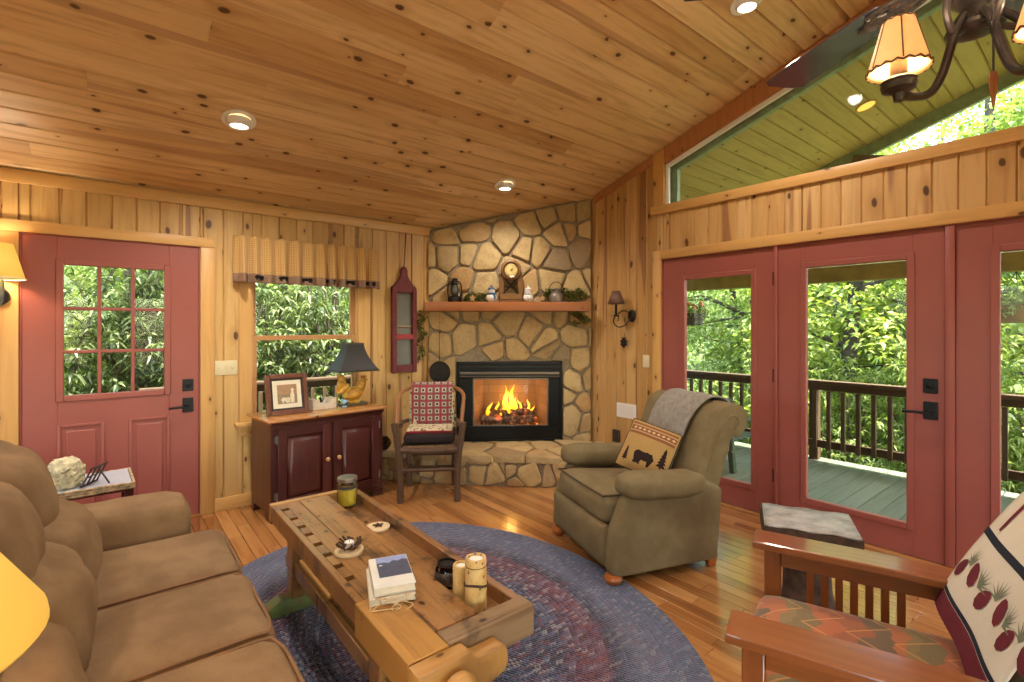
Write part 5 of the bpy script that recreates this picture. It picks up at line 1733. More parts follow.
for s in (-1, 1):
    mb = MB(); pole(mb, [(s * HWd, .22, .63), (s * (HWd + .01), .0, .62), (s * (HWd - .02), -.20, .60)], .016); mb.build('side_rail', HK, hc)
# dark cushion
mb = MB(); mb.rbox((0, 0, .0), (.425, .40, .085), .035, (0, 0, .012), 8)
o = mb.build('seat_cushion', fabric('black_cushion_cloth', '#2b2322', '#332a28', 40)); o.location = hc.matrix_basis @ Vector((0, .035, .513)); o.rotation_euler.z = hc.rotation_euler.z
tag(o, 'black padded cushion on the seat of the hickory chair', 'cushion')
# floral pillow between the blanket and the chair back
FL = G('floral_tapestry')
v = FL.vor(FL.co(), 34); cs = FL.n('SeparateColor'); FL.put(cs.inputs[0], v.outputs['Color'])
FL.set(Base_Color=FL.mix(FL.math('LESS_THAN', v.outputs['Distance'], .42), '#c9b994', FL.ramp(cs.outputs[0], [(0, '#7c3038'), (.35, '#5f6b40'), (.6, '#b0705a'), (.8, '#c9b994')], 'CONSTANT')), Roughness=.95)
mb = MB(); mb.rbox((0, 0, 0), (.40, .10, .40), .045, (0, .02, 0), 8)
o = mb.build('floral_pillow', FL.m); o.location = hc.matrix_basis @ Vector((0, -.165, .70)); o.rotation_euler = (R(9), 0, hc.rotation_euler.z)
tag(o, 'cream floral tapestry pillow behind the red checked blanket on the hickory chair', 'pillow')
# red checked blanket hanging over the back and onto the seat
RC = G('red_checked_weave')
uvm = RC.sep(RC.n('UVMap').outputs[0]) if False else RC.sep(RC.co())
S = .062
cx = RC.math('SUBTRACT', RC.math('FRACT', RC.math('DIVIDE', RC.math('ADD', uvm[0], 10.0), S)), .5)
cz = RC.math('SUBTRACT', RC.math('FRACT', RC.math('DIVIDE', RC.math('ADD', uvm[2], 10.0), S)), .5)
ch = RC.math('MAXIMUM', RC.math('ABSOLUTE', cx), RC.math('ABSOLUTE', cz))
RC.set(Base_Color=RC.ramp(ch, [(0, '#241d22'), (.15, '#bfae9a'), (.24, '#8d7c70'), (.34, '#7a5a54'), (.41, '#8e2a30'), (.5, '#8e2a30')], 'CONSTANT'), Roughness=.95)
bl = thing('checked_blanket', 'red checked blanket with dark squares hung over the back of the hickory chair', 'blanket', hc.location, hc.rotation_euler.z)
prof2 = smooth_pts([(0, -.325, .66), (0, -.32, .80), (0, -.30, .905), (0, -.265, .935), (0, -.215, .92), (0, -.125, .90), (0, -.098, .82), (0, -.085, .70), (0, -.078, .585)], 5)
def bf(u, v):
    k = min(len(prof2) - 1.001, v * (len(prof2) - 1)); i = int(k); q = prof2[i].lerp(prof2[i + 1], k - i)
    w = .186 - .01 * v
    return (-w + 2 * w * u, q.y + .006 * math.sin(u * 12) + .02 * (2 * u - 1) ** 2 * -1, q.z)
mb = MB(); mb.grid(bf, 26, 44); mb.build('cloth', RC.m, bl, solid=.008, angle=180)
mb = MB(); mb.rbox((0, .05, .575), (.385, .26, .022), .010, (0, 0, .006), 6); mb.build('seat_fold', FL.m, bl)
mb = MB(); mb.rbox((0, .18, .566), (.39, .03, .022), .010, (0, 0, 0), 4); mb.build('red_hem', fabric('red_hem_cloth', '#7c2228'), bl)

# dark striped basket with pine cones at the left end of the hearth
# ------------------------------------------------------------------ mission armchair at right
MW = wood('mission_oak', 0, 1, ('#76401e', '#834922', '#8b5028'), 0, .3, .7, coat=.9)
MWZ = wood('mission_oak_upright', 0, 2, ('#76401e', '#834922', '#8b5028'), 0, .3, .7, coat=.4)
mc = thing('mission_armchair', 'slatted mission style wooden armchair with flat arms in the right foreground', 'armchair', (1.775, .47, 0), R(19.3))
AX = .335
for s in (-1, 1):
    mb = MB()
    pts = [(-.065, .345), (.065, .345), (.068, .0), (.06, -.25), (.045, -.34), (-.045, -.34), (-.06, -.25), (-.068, .0)]
    # flat arm with a gentle downward bend to the rear
    def armz(y): return .628 - (.00 if y > .0 else .11 * y * y)
    t_ = bmesh.new()
    rows = []
    for k in range(15):
        y = .355 - .70 * k / 14
        hw_ = .068 if y > -.2 else .068 - (-.2 - y) * .2
        z = armz(y)
        rows.append([t_.verts.new((s * AX + dx, y, z + dz)) for dx, dz in ((-hw_, 0), (hw_, 0), (hw_, -.028), (-hw_, -.028))])
    for a, b in zip(rows, rows[1:]):
        for j in range(4): t_.faces.new((a[j], b[j], b[(j + 1) % 4], a[(j + 1) % 4]))
    t_.faces.new(rows[0]); t_.faces.new(rows[-1][::-1])
    bmesh.ops.recalc_face_normals(t_, faces=t_.faces)
    es = [e for e in t_.edges if len(e.link_faces) == 2 and e.calc_face_angle() > .8]
    bmesh.ops.bevel(t_, geom=es, offset=.005, segments=2, affect='EDGES', profile=.5)
    mb._join(t_); mb.build('arm', MW, mc, angle=20)
    mb = MB(); mb.bb(s * AX - .028, s * AX + .028, .262, .318, 0, .6, .004); mb.build('front_leg', MWZ, mc)
    mb = MB(); mb.bb(s * AX - .028, s * AX + .028, -.36, -.304, 0, .585, .004); mb.build('rear_leg', MWZ, mc)
    mb = MB(); mb.bb(s * AX - .014, s * AX + .014, -.305, .262, .53, .597, .003); mb.build('side_rail', MW, mc); mb = MB(); mb.bb(s * AX - .014, s * AX + .014, -.305, .262, .15, .21, .003); mb.build('side_rail', MW, mc)
    mb = MB()
    for k in range(7):
        y = .165 - .045 * k
        mb.bb(s * AX - .008, s * AX + .008, y - .012, y + .012, .205, .535, .002)
    mb.build('side_slats', MWZ, mc)
mb = MB(); mb.bb(-AX + .028, AX - .028, .275, .305, .22, .31, .003); mb.build('front_rail', MWZ, mc)
mb = MB(); mb.bb(-AX + .028, AX - .028, -.345, -.315, .22, .31, .003); mb.build('rear_rail', MWZ, mc)
BA = R(28)
Tb = Matrix.Translation((0, -.27, .33)) @ Matrix.Rotation(BA, 4, 'X')
mb = MB()
for s in (-1, 1): mb.bb(s * .26 - .02, s * .26 + .02, -.03, .0, -.1, .72, .003, M=Tb)
for k in range(6): mb.bb(-.24, .24, -.028, -.008, .02 + k * .125, .075 + k * .125, .003, M=Tb)
mb.build('back_frame', MW, mc)
CUS = G('southwest_upholstery')
sp = CUS.sep(CUS.co())
n = CUS.noise(CUS.co(), 5, 3, col=False)
band_ = CUS.math('FRACT', CUS.math('MULTIPLY_ADD', n, .9, CUS.math('MULTIPLY', CUS.math('ADD', sp[1], sp[2]), 3.2)))
c = CUS.ramp(band_, [(0, '#8a4a26'), (.2, '#a0552c'), (.34, '#6c5a34'), (.55, '#7a6438'), (.66, '#a05a30'), (.8, '#5e4a30'), (1, '#8a4a26')], 'CONSTANT')
line = CUS.math('ABSOLUTE', CUS.math('SUBTRACT', CUS.math('FRACT', CUS.math('MULTIPLY', CUS.math('ADD', sp[1], CUS.math('MULTIPLY', CUS.math('ABSOLUTE', CUS.math('SUBTRACT', CUS.math('FRACT', CUS.math('MULTIPLY', sp[0], 5.0)), .5)), .25)), 8.0)), .5))
c = CUS.mix(CUS.math('MULTIPLY', CUS.math('LESS_THAN', line, .035), .75), c, '#c98a4a')
CUS.set(Base_Color=c, Roughness=.9, Sheen_Weight=.25)
CUS.bump(CUS.noise(CUS.co(), 300, 2), .3, .004)
mb = MB(); mb.rbox((0, 0, .375), (.60, .66, .14), .045, (0, .012, .02), 9); sc = mb.build('seat_cushion', CUS.m, mc)
mb = MB()
mb.rbox((0, .065, .42), (.55, .13, .62), .05, (0, .02, 0), 9, M=Tb); mb.build('back_cushion', CUS.m, mc)
# throw with moose and pine cones
tw_ = thing('moose_throw', 'cream and maroon throw with moose and pine cones over the back of the mission armchair', 'blanket', mc.location, mc.rotation_euler.z)
pr3 = smooth_pts([Tb @ Vector(p) for p in ((0, .16, .15), (0, .175, .25), (0, .180, .40), (0, .170, .60), (0, .14, .71), (0, .07, .755), (0, -.02, .74), (0, -.05, .62), (0, -.055, .4))], 6)
def tf(u, v, o=0.0):
    k = min(len(pr3) - 1.001, max(0, v * (len(pr3) - 1))); i = int(k); q = pr3[i].lerp(pr3[i + 1], k - i)
    tg = (pr3[i + 1] - pr3[i]).normalized()
    nn = Vector((0, tg.z, -tg.y))
    d = .006 + .005 * math.sin(u * 9 + v * 5) + o
    return Vector((-.275 + .57 * u, q.y, q.z)) + nn * d
CRM = fabric('cream_weave', '#cfc3ae', '#d6cbb8', 60, .95, .5)
MAR = fabric('maroon_weave', '#64262e', '#6e2e36', 60, .95, .5)
NAV = fabric('navy_weave', '#2a2c36', None, 60, .95, .5)
PIN = fabric('sage_weave', '#6f7460', None, 60, .95, .5)
mb = MB(); mb.grid(lambda u, v: tf(u, v), 26, 60); cl = mb.build('cloth', CRM, tw_, solid=.006, angle=180)
def strip(u0, u1, v0, v1, m, name, o=.0045):
    mb = MB(); mb.grid(lambda u, v: tf(u0 + (u1 - u0) * u, v0 + (v1 - v0) * v, o), 20, 20); mb.build(name, m, cl, solid=.001, angle=180)
strip(0, 1, 0, .085, MAR, 'maroon_hem')
strip(0, 1, .088, .102, NAV, 'navy_stripe')
strip(0, 1, .27, .284, NAV, 'navy_stripe')
def cone(ox, oy, s, rot):
    P = [(.0, -.5), (.22, -.38), (.34, -.1), (.3, .2), (.15, .42), (0, .5), (-.15, .42), (-.3, .2), (-.34, -.1), (-.22, -.38)]
    c_, s_ = math.cos(rot), math.sin(rot)
    return [(ox + (x * c_ - y * s_) * s, oy + (x * s_ + y * c_) * s * .42) for x, y in P]
def sprig(ox, oy, s, rot):
    P = []
    for k in range(7):
        a = -1.1 + k * .36 + rot
        P += [(ox + s * math.sin(a), oy + s * math.cos(a) * .42), (ox + s * .28 * math.sin(a + .18), oy + s * .28 * math.cos(a + .18) * .42)]
    return P + [(ox, oy - s * .05)]
off = lambda a, b: tf(a, b, .005)
for k in range(6):
    ox = .92 - k * .19
    mb = MB(); mb.decal(cone(ox, .175 + .02 * (k % 2), .155, .5 * (-1) ** k), off, 1); mb.build('pine_cone_motif', MAR, cl)
    mb = MB(); mb.decal(sprig(ox - .095, .19 + .015 * ((k + 1) % 2), .11, .5 * (-1) ** k), off, 1); mb.build('pine_sprig_motif', PIN, cl)
MO = [(0, .50), (.02, .44), (.08, .42), (.12, .46), (.18, .47), (.22, .42), (.24, .30), (.23, .15), (.22, 0), (.27, 0), (.29, .15), (.31, .28), (.36, .33), (.5, .34), (.64, .33), (.70, .28), (.72, .15), (.74, 0), (.79, 0), (.79, .15), (.82, .3), (.86, .46), (.84, .58), (.76, .64), (.6, .63), (.46, .68), (.36, .74), (.28, .68), (.22, .66), (.30, .74), (.36, .86), (.30, .84), (.27, .92), (.22, .84), (.18, .94), (.14, .82), (.08, .88), (.08, .76), (.12, .66), (.06, .60)]
for a_, b_, c_, d_ in ((.30, -.70, .295, .40),):
    mb = MB(); mb.decal([(a_ - x * b_, c_ + y * d_) for x, y in MO], off, 1); mb.build('moose_motif', MAR, cl)

# ------------------------------------------------------------------ log stool behind the mission chair
BK = plain('dark_log_bark', '#4a3527', .9, var=.4, scale=24, bump=.9)
GW = G('weathered_sheen_slab')
n = GW.noise(GW.co(), 12, 5, .65)
GW.set(Base_Color=GW.ramp(n, [(.35, '#7d776c'), (.55, '#a9a399'), (.7, '#bdb6aa')]), Roughness=.45)  # weathered greys, lightened by a light reflection put into the colour
GW.bump(n, .3, .006)
lt = thing('log_side_table', 'rough half-log side table with a grey weathered top, sheen painted in, behind the mission armchair', 'side table', (2.635, .965, 0), R(-64))
lt.scale = (1, 1, 1.06)
def slabf(a, k):
    return 1 + .06 * mnoise.noise(Vector((math.cos(a) * 2, math.sin(a) * 2, k)))
mb = MB()
t_ = bmesh.new()
sec = [(-.165, 0), (.16, 0), (.165, -.03), (.13, -.085), (.05, -.115), (-.06, -.11), (-.14, -.08), (-.17, -.03)]
rows = []
for k in range(13):
    x = -.195 + .39 * k / 12
    e = .0 if 0 < k < 12 else .01
    rows.append([t_.verts.new((x + .02 * mnoise.noise(Vector((y * 9, z * 9, k // 12))) * (k in (0, 12)), y * (1 + .05 * math.sin(k * 1.3)), .475 + z + .006 * mnoise.noise(Vector((k * .8, y * 10, z * 9))))) for y, z in sec])
for a, b in zip(rows, rows[1:]):
    for j in range(8): t_.faces.new((a[j], a[(j + 1) % 8], b[(j + 1) % 8], b[j]))
t_.faces.new(rows[0][::-1]); t_.faces.new(rows[-1])
bmesh.ops.recalc_face_normals(t_, faces=t_.faces)
mb._join(t_); sb = mb.build('slab', BK, lt, angle=30)
mb = MB(); mb.grid(lambda u, v: (-.193 + .386 * u, (-.160 + .318 * v) * (1 + .05 * math.sin(u * 12 * 1.3)), .4795), 14, 6); mb.build('weathered_sheen_top', GW.m, sb, solid=.006)
mb = MB()
mb.lathe([(0, 0), (.135, 0), (.13, .03), (.105, .16), (.10, .26), (.125, .372), (0, .372)], seg=22, wob=.06); mb.build('stump', BK, lt)
mb = MB(); mb.lathe([(0, 0.0), (.15, 0.0), (.15, .012), (0, .013)], seg=22, wob=.05); mb.build('foot_disc', GW.m, lt)

# ------------------------------------------------------------------ valance over window 1
g = G('checked_valance_cloth')
sp = g.sep(g.co())
chk = g.math('ADD', g.math('GREATER_THAN', g.math('SINE', g.math('MULTIPLY', sp[0], 420.0)), .3), g.math('GREATER_THAN', g.math('SINE', g.math('MULTIPLY', sp[2], 420.0)), .2))
g.set(Base_Color=g.ramp(g.math('DIVIDE', chk, 2.0), [(0, '#c8a263'), (.5, '#bb9152'), (1, '#a67c46')]), Roughness=.95, Sheen_Weight=.2)
va = thing('valance', 'gathered tan checked valance with a brown bear border over the window', 'curtain', (0, 0, 0))
def vf(u, v, o=0):
    x = .742 + 1.222 * u
    amp = .014 + .036 * (1 - v) * (.55 + .45 * math.sin(u * 23))
    ph = u * 78 + 1.2 * math.sin(u * 9)
    y = 4.375 + amp * math.sin(ph) - .012 * (1 - v)
    if u < .012 or u > .988: y += .05
    z = 1.80 + .37 * v + (.006 * math.sin(ph * 2) if v > .96 else 0)
    return (x, y - o, z)
mb = MB(); mb.grid(lambda u, v: vf(u, .17 + .83 * v), 240, 16); cl = mb.build('cloth', g.m, va, solid=.003, angle=180)
mb = MB(); mb.grid(lambda u, v: vf(u, .19 * v, .003), 240, 6); bd = mb.build('border', fabric('taupe_border_cloth', '#8d6f5c', '#95775f', 60), va, solid=.003, angle=180)
for k in range(6):
    mb = MB(); u0 = .145 + k * .152
    mb.decal(bear(.066, u0, .062), lambda a, b: vf(a, .065 + (b - .065) * 2.6, .007), 2); mb.build('bear_patch', fabric('black_patch', '#1d1a18') if k == 0 else bpy.data.materials['black_patch'], bd, smooth=False)
mb = MB(); mb.tube([(.77, 4.41, 2.125), (1.94, 4.41, 2.125)], .012, 10)
for x in (.78, 1.93): mb.bb(x - .012, x + .012, 4.41, 4.468, 2.11, 2.14, .002)
mb.build('curtain_rod', BLACK, va)

# ------------------------------------------------------------------ red hanging mirror cabinet
RW = plain('worn_red_paint', '#651d20', .5, var=.2, scale=22)
rm = thing('red_mirror_rack', 'narrow red wooden wall mirror with a crossbar hanging by a cord left of the fireplace', 'mirror', (2.222, 4.449, 0))
mb = MB()
HX = .130
mb.bb(-HX, -HX + .045, -.05, 0, 1.0, 1.82, .004); mb.bb(HX - .045, HX, -.05, 0, 1.0, 1.82, .004); mb.bb(-HX + .045, HX - .045, -.045, 0, 1.0, 1.075, .004)
pts = [(-HX, 1.78), (HX, 1.78), (HX, 1.835), (.105, 1.85), (.06, 1.90), (.035, 1.95), (.033, 2.0), (.02, 2.03), (0, 2.04), (-.02, 2.03), (-.033, 2.0), (-.035, 1.95), (-.06, 1.90), (-.105, 1.85), (-HX, 1.835)]
mb.prism([(x, -.04, z) for x, z in pts], (0, .038, 0), .004)
fm = mb.build('frame', RW, rm)
mb = MB(); mb.bb(-HX + .04, HX - .04, -.048, -.012, 1.325, 1.375, .004); mb.build('crossbar', plain('brighter_red_paint', '#9a2f34', .5, var=.1), fm)
mb = MB(); mb.bb(-HX + .03, HX - .03, -.012, -.004, 1.05, 1.80, 0); mb.build('mirror_glass', plain('old_mirror', '#66665f', .35, .15, var=.1, scale=4), rm)
mb = MB(); mb.tube([(-.09, -.02, 1.45), (.09, -.02, 1.45)], .008, 8); mb.build('towel_bar', plain('bare_bar', '#9a7a54', .5), rm)
mb = MB(); mb.tube(smooth_pts([(0, -.02, 2.0), (.012, -.015, 2.1), (.02, -.01, 2.22), (.03, -.008, 2.37)], 8), .006, 7); mb.build('cord', plain('twisted_cord', '#6a4a2c', .9, var=.4, scale=90), rm)

# ------------------------------------------------------------------ wall lamps
SHY = G('parchment_shade')
SHY.set(Base_Color='#d8b45c', Roughness=.7, Emission_Color='#ffbe48', Emission_Strength=.42)
SHI = G('shade_lining')
SHI.set(Base_Color='#fff1d0', Roughness=.8, Emission_Color='#ffe4ae', Emission_Strength=.8)
ls = thing('wall_lamp', 'yellow shaded wall lamp beside the red nine-pane door', 'lamp', (-.555, YA - .021, 1.80))
mb = MB(); mb.lathe([(0, 0), (.05, 0), (.055, .006), (.05, .02), (0, .022)], (0, 0, 0), 24, Matrix.Translation((0, -.001, -.16)) @ MX); mb.build('wall_plate', BLACK, ls)
mb = MB(); mb.lathe([(0, -.245), (.02, -.24), (.038, -.2), (.045, -.12), (.04, -.05), (.02, -.02), (.012, .02), (.012, .06), (0, .062)], (0, -.145, 0), 20); mb.tube([(0, -.02, -.16), (0, -.145, -.16)], .01, 8); mb.build('body', plain('painted_lamp_body', '#7f8a84', .4, var=.3, scale=14), ls)
mb = MB(); mb.lathe([(.136, -.058), (.082, .155)], (0, -.145, 0), 40, cap=False); s_ = mb.build('lamp_shade', SHY.m, ls, solid=.003)
mb = MB(); mb.tube([(.138 * math.cos(a), -.145 + .138 * math.sin(a), -.058) for a in [k * 2 * PI / 60 for k in range(60)]], [.004 + .002 * (k % 2) for k in range(60)], 6, True); mb.build('lace_trim', plain('lace_trim', '#f2e6c8', .9), s_)
add_light('POINT', 'wall_lamp_bulb', (0, -.145, .05), 12, WARM, size=.03, parent=ls)

ws = thing('candle_sconce', 'black scrolled iron wall sconce with a small brown shade right of the fireplace', 'lamp', (XB - .021, 2.935, 1.55), R(-90))
# local: -y into the room after rotation: room is -x in world
Msc = Matrix.Identity(4)
mb = MB(); mb.lathe([(0, 0), (.055, 0), (.052, .012), (.03, .022), (0, .024)], (0, 0, 0), 26, MX, sx=.8, sy=1.1); mb.build('wall_plate', IRON, ws)
mb = MB(); sx_ = -.13
mb.tube(smooth_pts([(0, -.02, -.02), (-.02, -.07, -.08), (-.09, -.09, -.105), (-.15, -.09, -.06), (-.13, -.09, .0), (-.09, -.09, -.01), (-.10, -.09, -.05)], 6), .006, 8)
mb.tube(smooth_pts([(0, -.02, .02), (-.04, -.07, .05), (-.10, -.09, .02), (-.13, -.09, -.0)], 6), .005, 8)
mb.build('scroll_arm', IRON, ws)
mb = MB(); mb.lathe([(0, 0), (.03, 0), (.034, .008), (.012, .01), (.012, .11), (0, .112)], (-.12, -.09, .0), 18); mb.build('candle_tube', IRON, ws)
mb = MB(); mb.lathe([(.082, .115), (.036, .24)], (-.12, -.09, .0), 30, cap=False); mb.build('lamp_shade', plain('brown_parchment', '#6a4a38', .6), ws, solid=.003)
t = thing('leaf_ornament', 'small dark metal leaf ornament hanging on the pine wall below the iron sconce', 'ornament', (XB - .021, 3.03, 1.30), R(-90))
mb = MB(); lf = [(0, -.06), (.025, -.035), (.04, -.03), (.03, -.005), (.045, .015), (.02, .02), (.022, .05), (0, .035), (-.022, .05), (-.02, .02), (-.045, .015), (-.03, -.005), (-.04, -.03), (-.025, -.035)]
mb.prism([(x, -.012, z) for x, z in lf], (0, .01, 0), .002); mb.tube(smooth_pts([(0, -.008, .035), (.008, -.006, .07), (0, -.003, .085)], 4), .003, 6); mb.build('leaf', IRON, t)

# switch plates, wall paper sheet, outlet
IV = plain('ivory_plastic', '#d8caa2', .4, var=.03)
def switch(name, label, M, n):
    t = thing(name, label, 'switch'); t.matrix_basis = M
    w = .07 + .046 * (n - 1)
    mb = MB(); mb.bb(-w / 2, w / 2, -.006, 0, -.057, .057, .003, 2); mb.build('plate', IV, t)
    for k in range(n):
        x = (k - (n - 1) / 2) * .046
        mb = MB(); mb.box((x, -.010, .003), (.009, .014, .02), .002, (R(-18), 0, 0)); mb.build('toggle', IV, t)
switch('light_switch', 'wide ivory switch plate on the pine wall between the red door and the window', Matrix.Translation((.70, YA - .0005, 1.123)), 3)
switch('light_switch', 'ivory single switch plate on the pine wall beside the red glass doors', Matrix.Translation((XB - .0005, 2.79, 1.127)) @ Matrix.Rotation(R(-90), 4, 'Z'), 1)
PAP = G('printed_sheet')
sp = PAP.sep(PAP.co())
ln = PAP.math('GREATER_THAN', PAP.math('FRACT', PAP.math('MULTIPLY', sp[2], 70.0)), .7)
inn = PAP.math('MULTIPLY', PAP.math('LESS_THAN', PAP.math('ABSOLUTE', sp[0]), .085), PAP.math('LESS_THAN', PAP.math('ABSOLUTE', sp[2]), .045))
PAP.set(Base_Color=PAP.mix(PAP.math('MULTIPLY', PAP.math('MULTIPLY', ln, inn), .25), '#e2d8cc', '#8a8078'), Roughness=.7)
t = thing('notice_sheet', 'white sheet of paper fixed to the pine wall behind the recliner', 'paper', (XB - .002, 3.02, .635), R(-90))
mb = MB(); mb.bb(-.115, .12, -.004, 0, -.07, .07, .001); mb.build('sheet', PAP.m, t)
mb = MB(); mb.bb(-.04, .04, -.03, 0, -.06, .06, .004)
o = mb.build('outlet_box', plain('brown_outlet', '#3a2a22', .5)); o.location = (XB - .0005, 3.13, .375); o.rotation_euler.z = R(-90)
tag(o, 'dark brown outlet box low on the pine wall behind the recliner', 'outlet')

# ------------------------------------------------------------------ end table behind the sofa with the textured ornament
t = thing('end_table', 'small reddish end table with a twig-edged glass top in front of the red door', 'table', (-.16, 3.67, 0), R(2))
ET = .58
mb = MB(); mb.bb(-.25, .25, -.18, .18, ET - .05, ET - .012, .004); mb.build('apron_top', CH, t)
mb = MB(); mb.bb(-.24, .24, -.17, .17, ET - .011, ET - .002, .002); mb.build('glass_top', plain('frosted_glass_top', '#b9bfc9', .18, var=.03), t)
mb = MB(); rf = random.Random(5)
TWL = plain('pale_twig', '#b59a72', .8, var=.4, scale=40)
for (a, b) in (((-.25, -.18), (.25, -.18)), ((.25, -.18), (.25, .18)), ((.25, .18), (-.25, .18)), ((-.25, .18), (-.25, -.18))):
    for k in range(3):
        P = [Vector((a[0] + (b[0] - a[0]) * q / 6, a[1] + (b[1] - a[1]) * q / 6, ET - .008 - .012 * k + rf.uniform(-.002, .003))) for q in range(7)]
        mb.tube(P, .008, 7)
mb.build('twig_edge', TWL, t)
for x in (-.23, .23):
    for y in (-.15, .15):
        mb = MB(); mb.bb(x - .02, x + .02, y - .02, y + .02, 0, ET - .05, .003); mb.build('leg', CH, t)
et = t.matrix_basis
SHL = plain('shell_texture', '#cabf9a', .7, var=.3, scale=30, bump=.9)
t = thing('bark_vase', 'cream rough shell-textured round ornament on the end table behind the sofa', 'ornament', et @ Vector((-.04, -.07, ET + .0005)), .3)
mb = MB(); rf = random.Random(6)
mb.lathe([(0, 0), (.075, 0), (.092, .03), (.095, .09), (.075, .14), (.04, .155), (0, .156)], seg=24)
for k in range(170):
    a = rf.uniform(0, 6.28); h = rf.uniform(.015, .15)
    r_ = .09 if h < .1 else .09 - (h - .1) * .9
    mb.ell((r_ * math.cos(a), r_ * math.sin(a), h), (.016, .016, .007), 7, (rf.uniform(-1, 1), rf.uniform(-1, 1), a), 5)
mb.build('shell_body', SHL, t); t.scale = (.82, .82, 1.0)
t = thing('lattice_easel', 'small dark lattice easel leaning beside the cream textured ornament', 'ornament', et @ Vector((.085, -.10, ET + .0005)), R(60))
mb = MB()
for k in range(4): mb.bar((-.06 + .04 * k, .03, .0), (-.06 + .04 * k, -.02, .10), .009, .006, .001)
mb.bar((-.07, .03, .004), (.07, .03, .004), .008, .008, .001); mb.bar((-.07, -.02, .098), (.07, -.02, .098), .008, .008, .001); mb.bar((-.07, .005, .05), (.07, .005, .05), .007, .006, .001)
mb.bar((0, -.015, .09), (0, -.07, 0), .008, .006, .001)
mb.build('lattice', plain('dark_brown_lattice', '#2e1c16', .6), t)

# ------------------------------------------------------------------ near floor lamp with coolie shade
t = thing('floor_lamp', 'yellow parchment lamp shade in the near left corner above the sofa end', 'lamp', (-.232, .815, 0))
mb = MB(); mb.lathe([(0, 0), (.11, 0), (.11, .015), (.02, .03), (0, .03)], seg=30); mb.build('base', IRON, t)
mb = MB(); mb.lathe([(.01, .03), (.01, 1.18), (0, 1.181)], seg=14); mb.build('pole', IRON, t)
g = G('amber_parchment')
g.set(Base_Color='#d9b040', Roughness=.7, Emission_Color='#ffc860', Emission_Strength=.28)
mb = MB(); mb.lathe([(.168, 1.095), (.172, 1.10), (.17, 1.112), (.085, 1.255)], seg=48, cap=False); mb.build('lamp_shade', g.m, t, solid=.003)
add_light('POINT', 'floor_lamp_bulb', (0, 0, 1.20), 16, WARM, size=.03, parent=t)

# ------------------------------------------------------------------ recessed ceiling lights
def can(x, y, label, group=None, k=1.0):
    z = ceil_z(y)
    s = math.atan(SLOPE) * (-1 if y > RIDGE else 1)
    t = thing('recessed_light', label, 'ceiling light', (x, y, z))
    t.rotation_euler = (s, 0, 0)
    if group: t['group'] = group
    mb = MB(); mb.lathe([(.098, .003), (.098, -.006), (.075, -.010), (.070, -.004), (.070, .003)], seg=36, cap=False); mb.build('trim_ring', WHITEP, t)
    # the eyeball turned to shine straight down
    mb = MB(); M = Matrix.Rotation(-s * 1.0, 4, 'X')
    mb.lathe([(.068, .005), (.069, -.012), (.064, -.03), (.052, -.042), (.050, -.036)], seg=32, M=M, cap=False); mb.build('eyeball', WHITEP, t)
    mb = MB(); mb.lathe([(.0, -.036), (.0505, -.036), (.0505, -.034), (0, -.034)], seg=28, M=M); mb.build('lamp_lens', LENS, t)
    add_light('SPOT', 'recessed_bulb', (0, 0, -.06), CANP * k, (1, .93, .84), size=.05, rot=(-s, 0, 0), parent=t, spot_size=R(150), spot_blend=.8)
LENS = glow('lit_lens', '#fff0d8', 7)
CANP = 75
can(.627, 3.527, 'recessed ceiling light above the red nine-pane door and window')
can(2.80, 3.56, 'recessed ceiling light just in front of the stone chimney', None, .5)
can(3.0, 1.434, 'recessed ceiling light nearest the ceiling fan blade, at the top edge of the photo')
for x, y in ((-1.6, 3.53), (.7, 1.43), (-1.6, 1.43), (-1.6, -2.2), (.7, -2.2), (2.9, -2.2), (-1.6, -4.2), (.7, -4.2), (2.9, -4.2)):  # unseen cans added to brighten the room
    can(x, y, 'added recessed ceiling light out of view, there to light the room', 'added recessed lights out of view')
PL = glow('amber_disc_glow', '#ffb24a', 1.4)  # emissive amber disc set under the porch boards
t = thing('porch_amber_disc', 'amber glowing disc on the porch ceiling seen through the transom window', 'ceiling light', (5.31, 1.46, ceil_z(1.46) + .03)); t.rotation_euler.x = -math.atan(SLOPE)
mb = MB(); mb.lathe([(.085, .0), (.085, -.006), (.07, -.008), (.07, 0)], seg=30, cap=False); mb.build('trim_ring', plain('amber_trim', '#c49a50', .5), t)
mb = MB(); mb.lathe([(0, -.004), (.07, -.004), (.07, -.001), (0, -.001)], seg=26); mb.build('lens', PL, t)

# ------------------------------------------------------------------ ceiling fan with light kit
FXY = (1.80, .25)
cf = thing('ceiling_fan', 'dark ceiling fan with laced parchment lamp shades and a wooden pull at the top right', 'ceiling fan', (FXY[0], FXY[1], 0), R(-39))
# local: x to the right of the photo, y away from the camera
HZ = 2.245
ctop = ceil_z(FXY[1])
PEW = plain('brushed_pewter_iron', '#4a423c', .32, .75, var=.2, scale=30)
BLD = plain('blue_sheen_blade', '#3c3b42', .16, var=.25, scale=9, Coat_Weight=1.0, Coat_Roughness=.12)  # blue-grey of the window reflection put into the blade colour
mb = MB(); mb.lathe([(0, 2.40), (.07, 2.405), (.12, 2.43), (.125, 2.52), (.09, 2.56), (.03, 2.58), (.015, 2.60), (.015, ctop - .06), (0, ctop - .059)], seg=36); mb.build('motor_and_downrod', PEW, cf)
mb = MB(); mb.lathe([(.03, ctop - .09), (.07, ctop - .07), (.075, ctop + .02), (0, ctop + .02)], seg=28); mb.build('canopy', PEW, cf)
mb = MB(); mb.lathe([(0, HZ - .012), (.03, HZ - .012), (.062, HZ), (.058, HZ + .012), (.03, HZ + .03), (.028, HZ + .06), (.05, HZ + .08), (.05, HZ + .116), (0, HZ + .117)], seg=28); mb.build('light_kit_hub', PEW, cf)
b0 = math.atan2(.43, .25) + R(39)
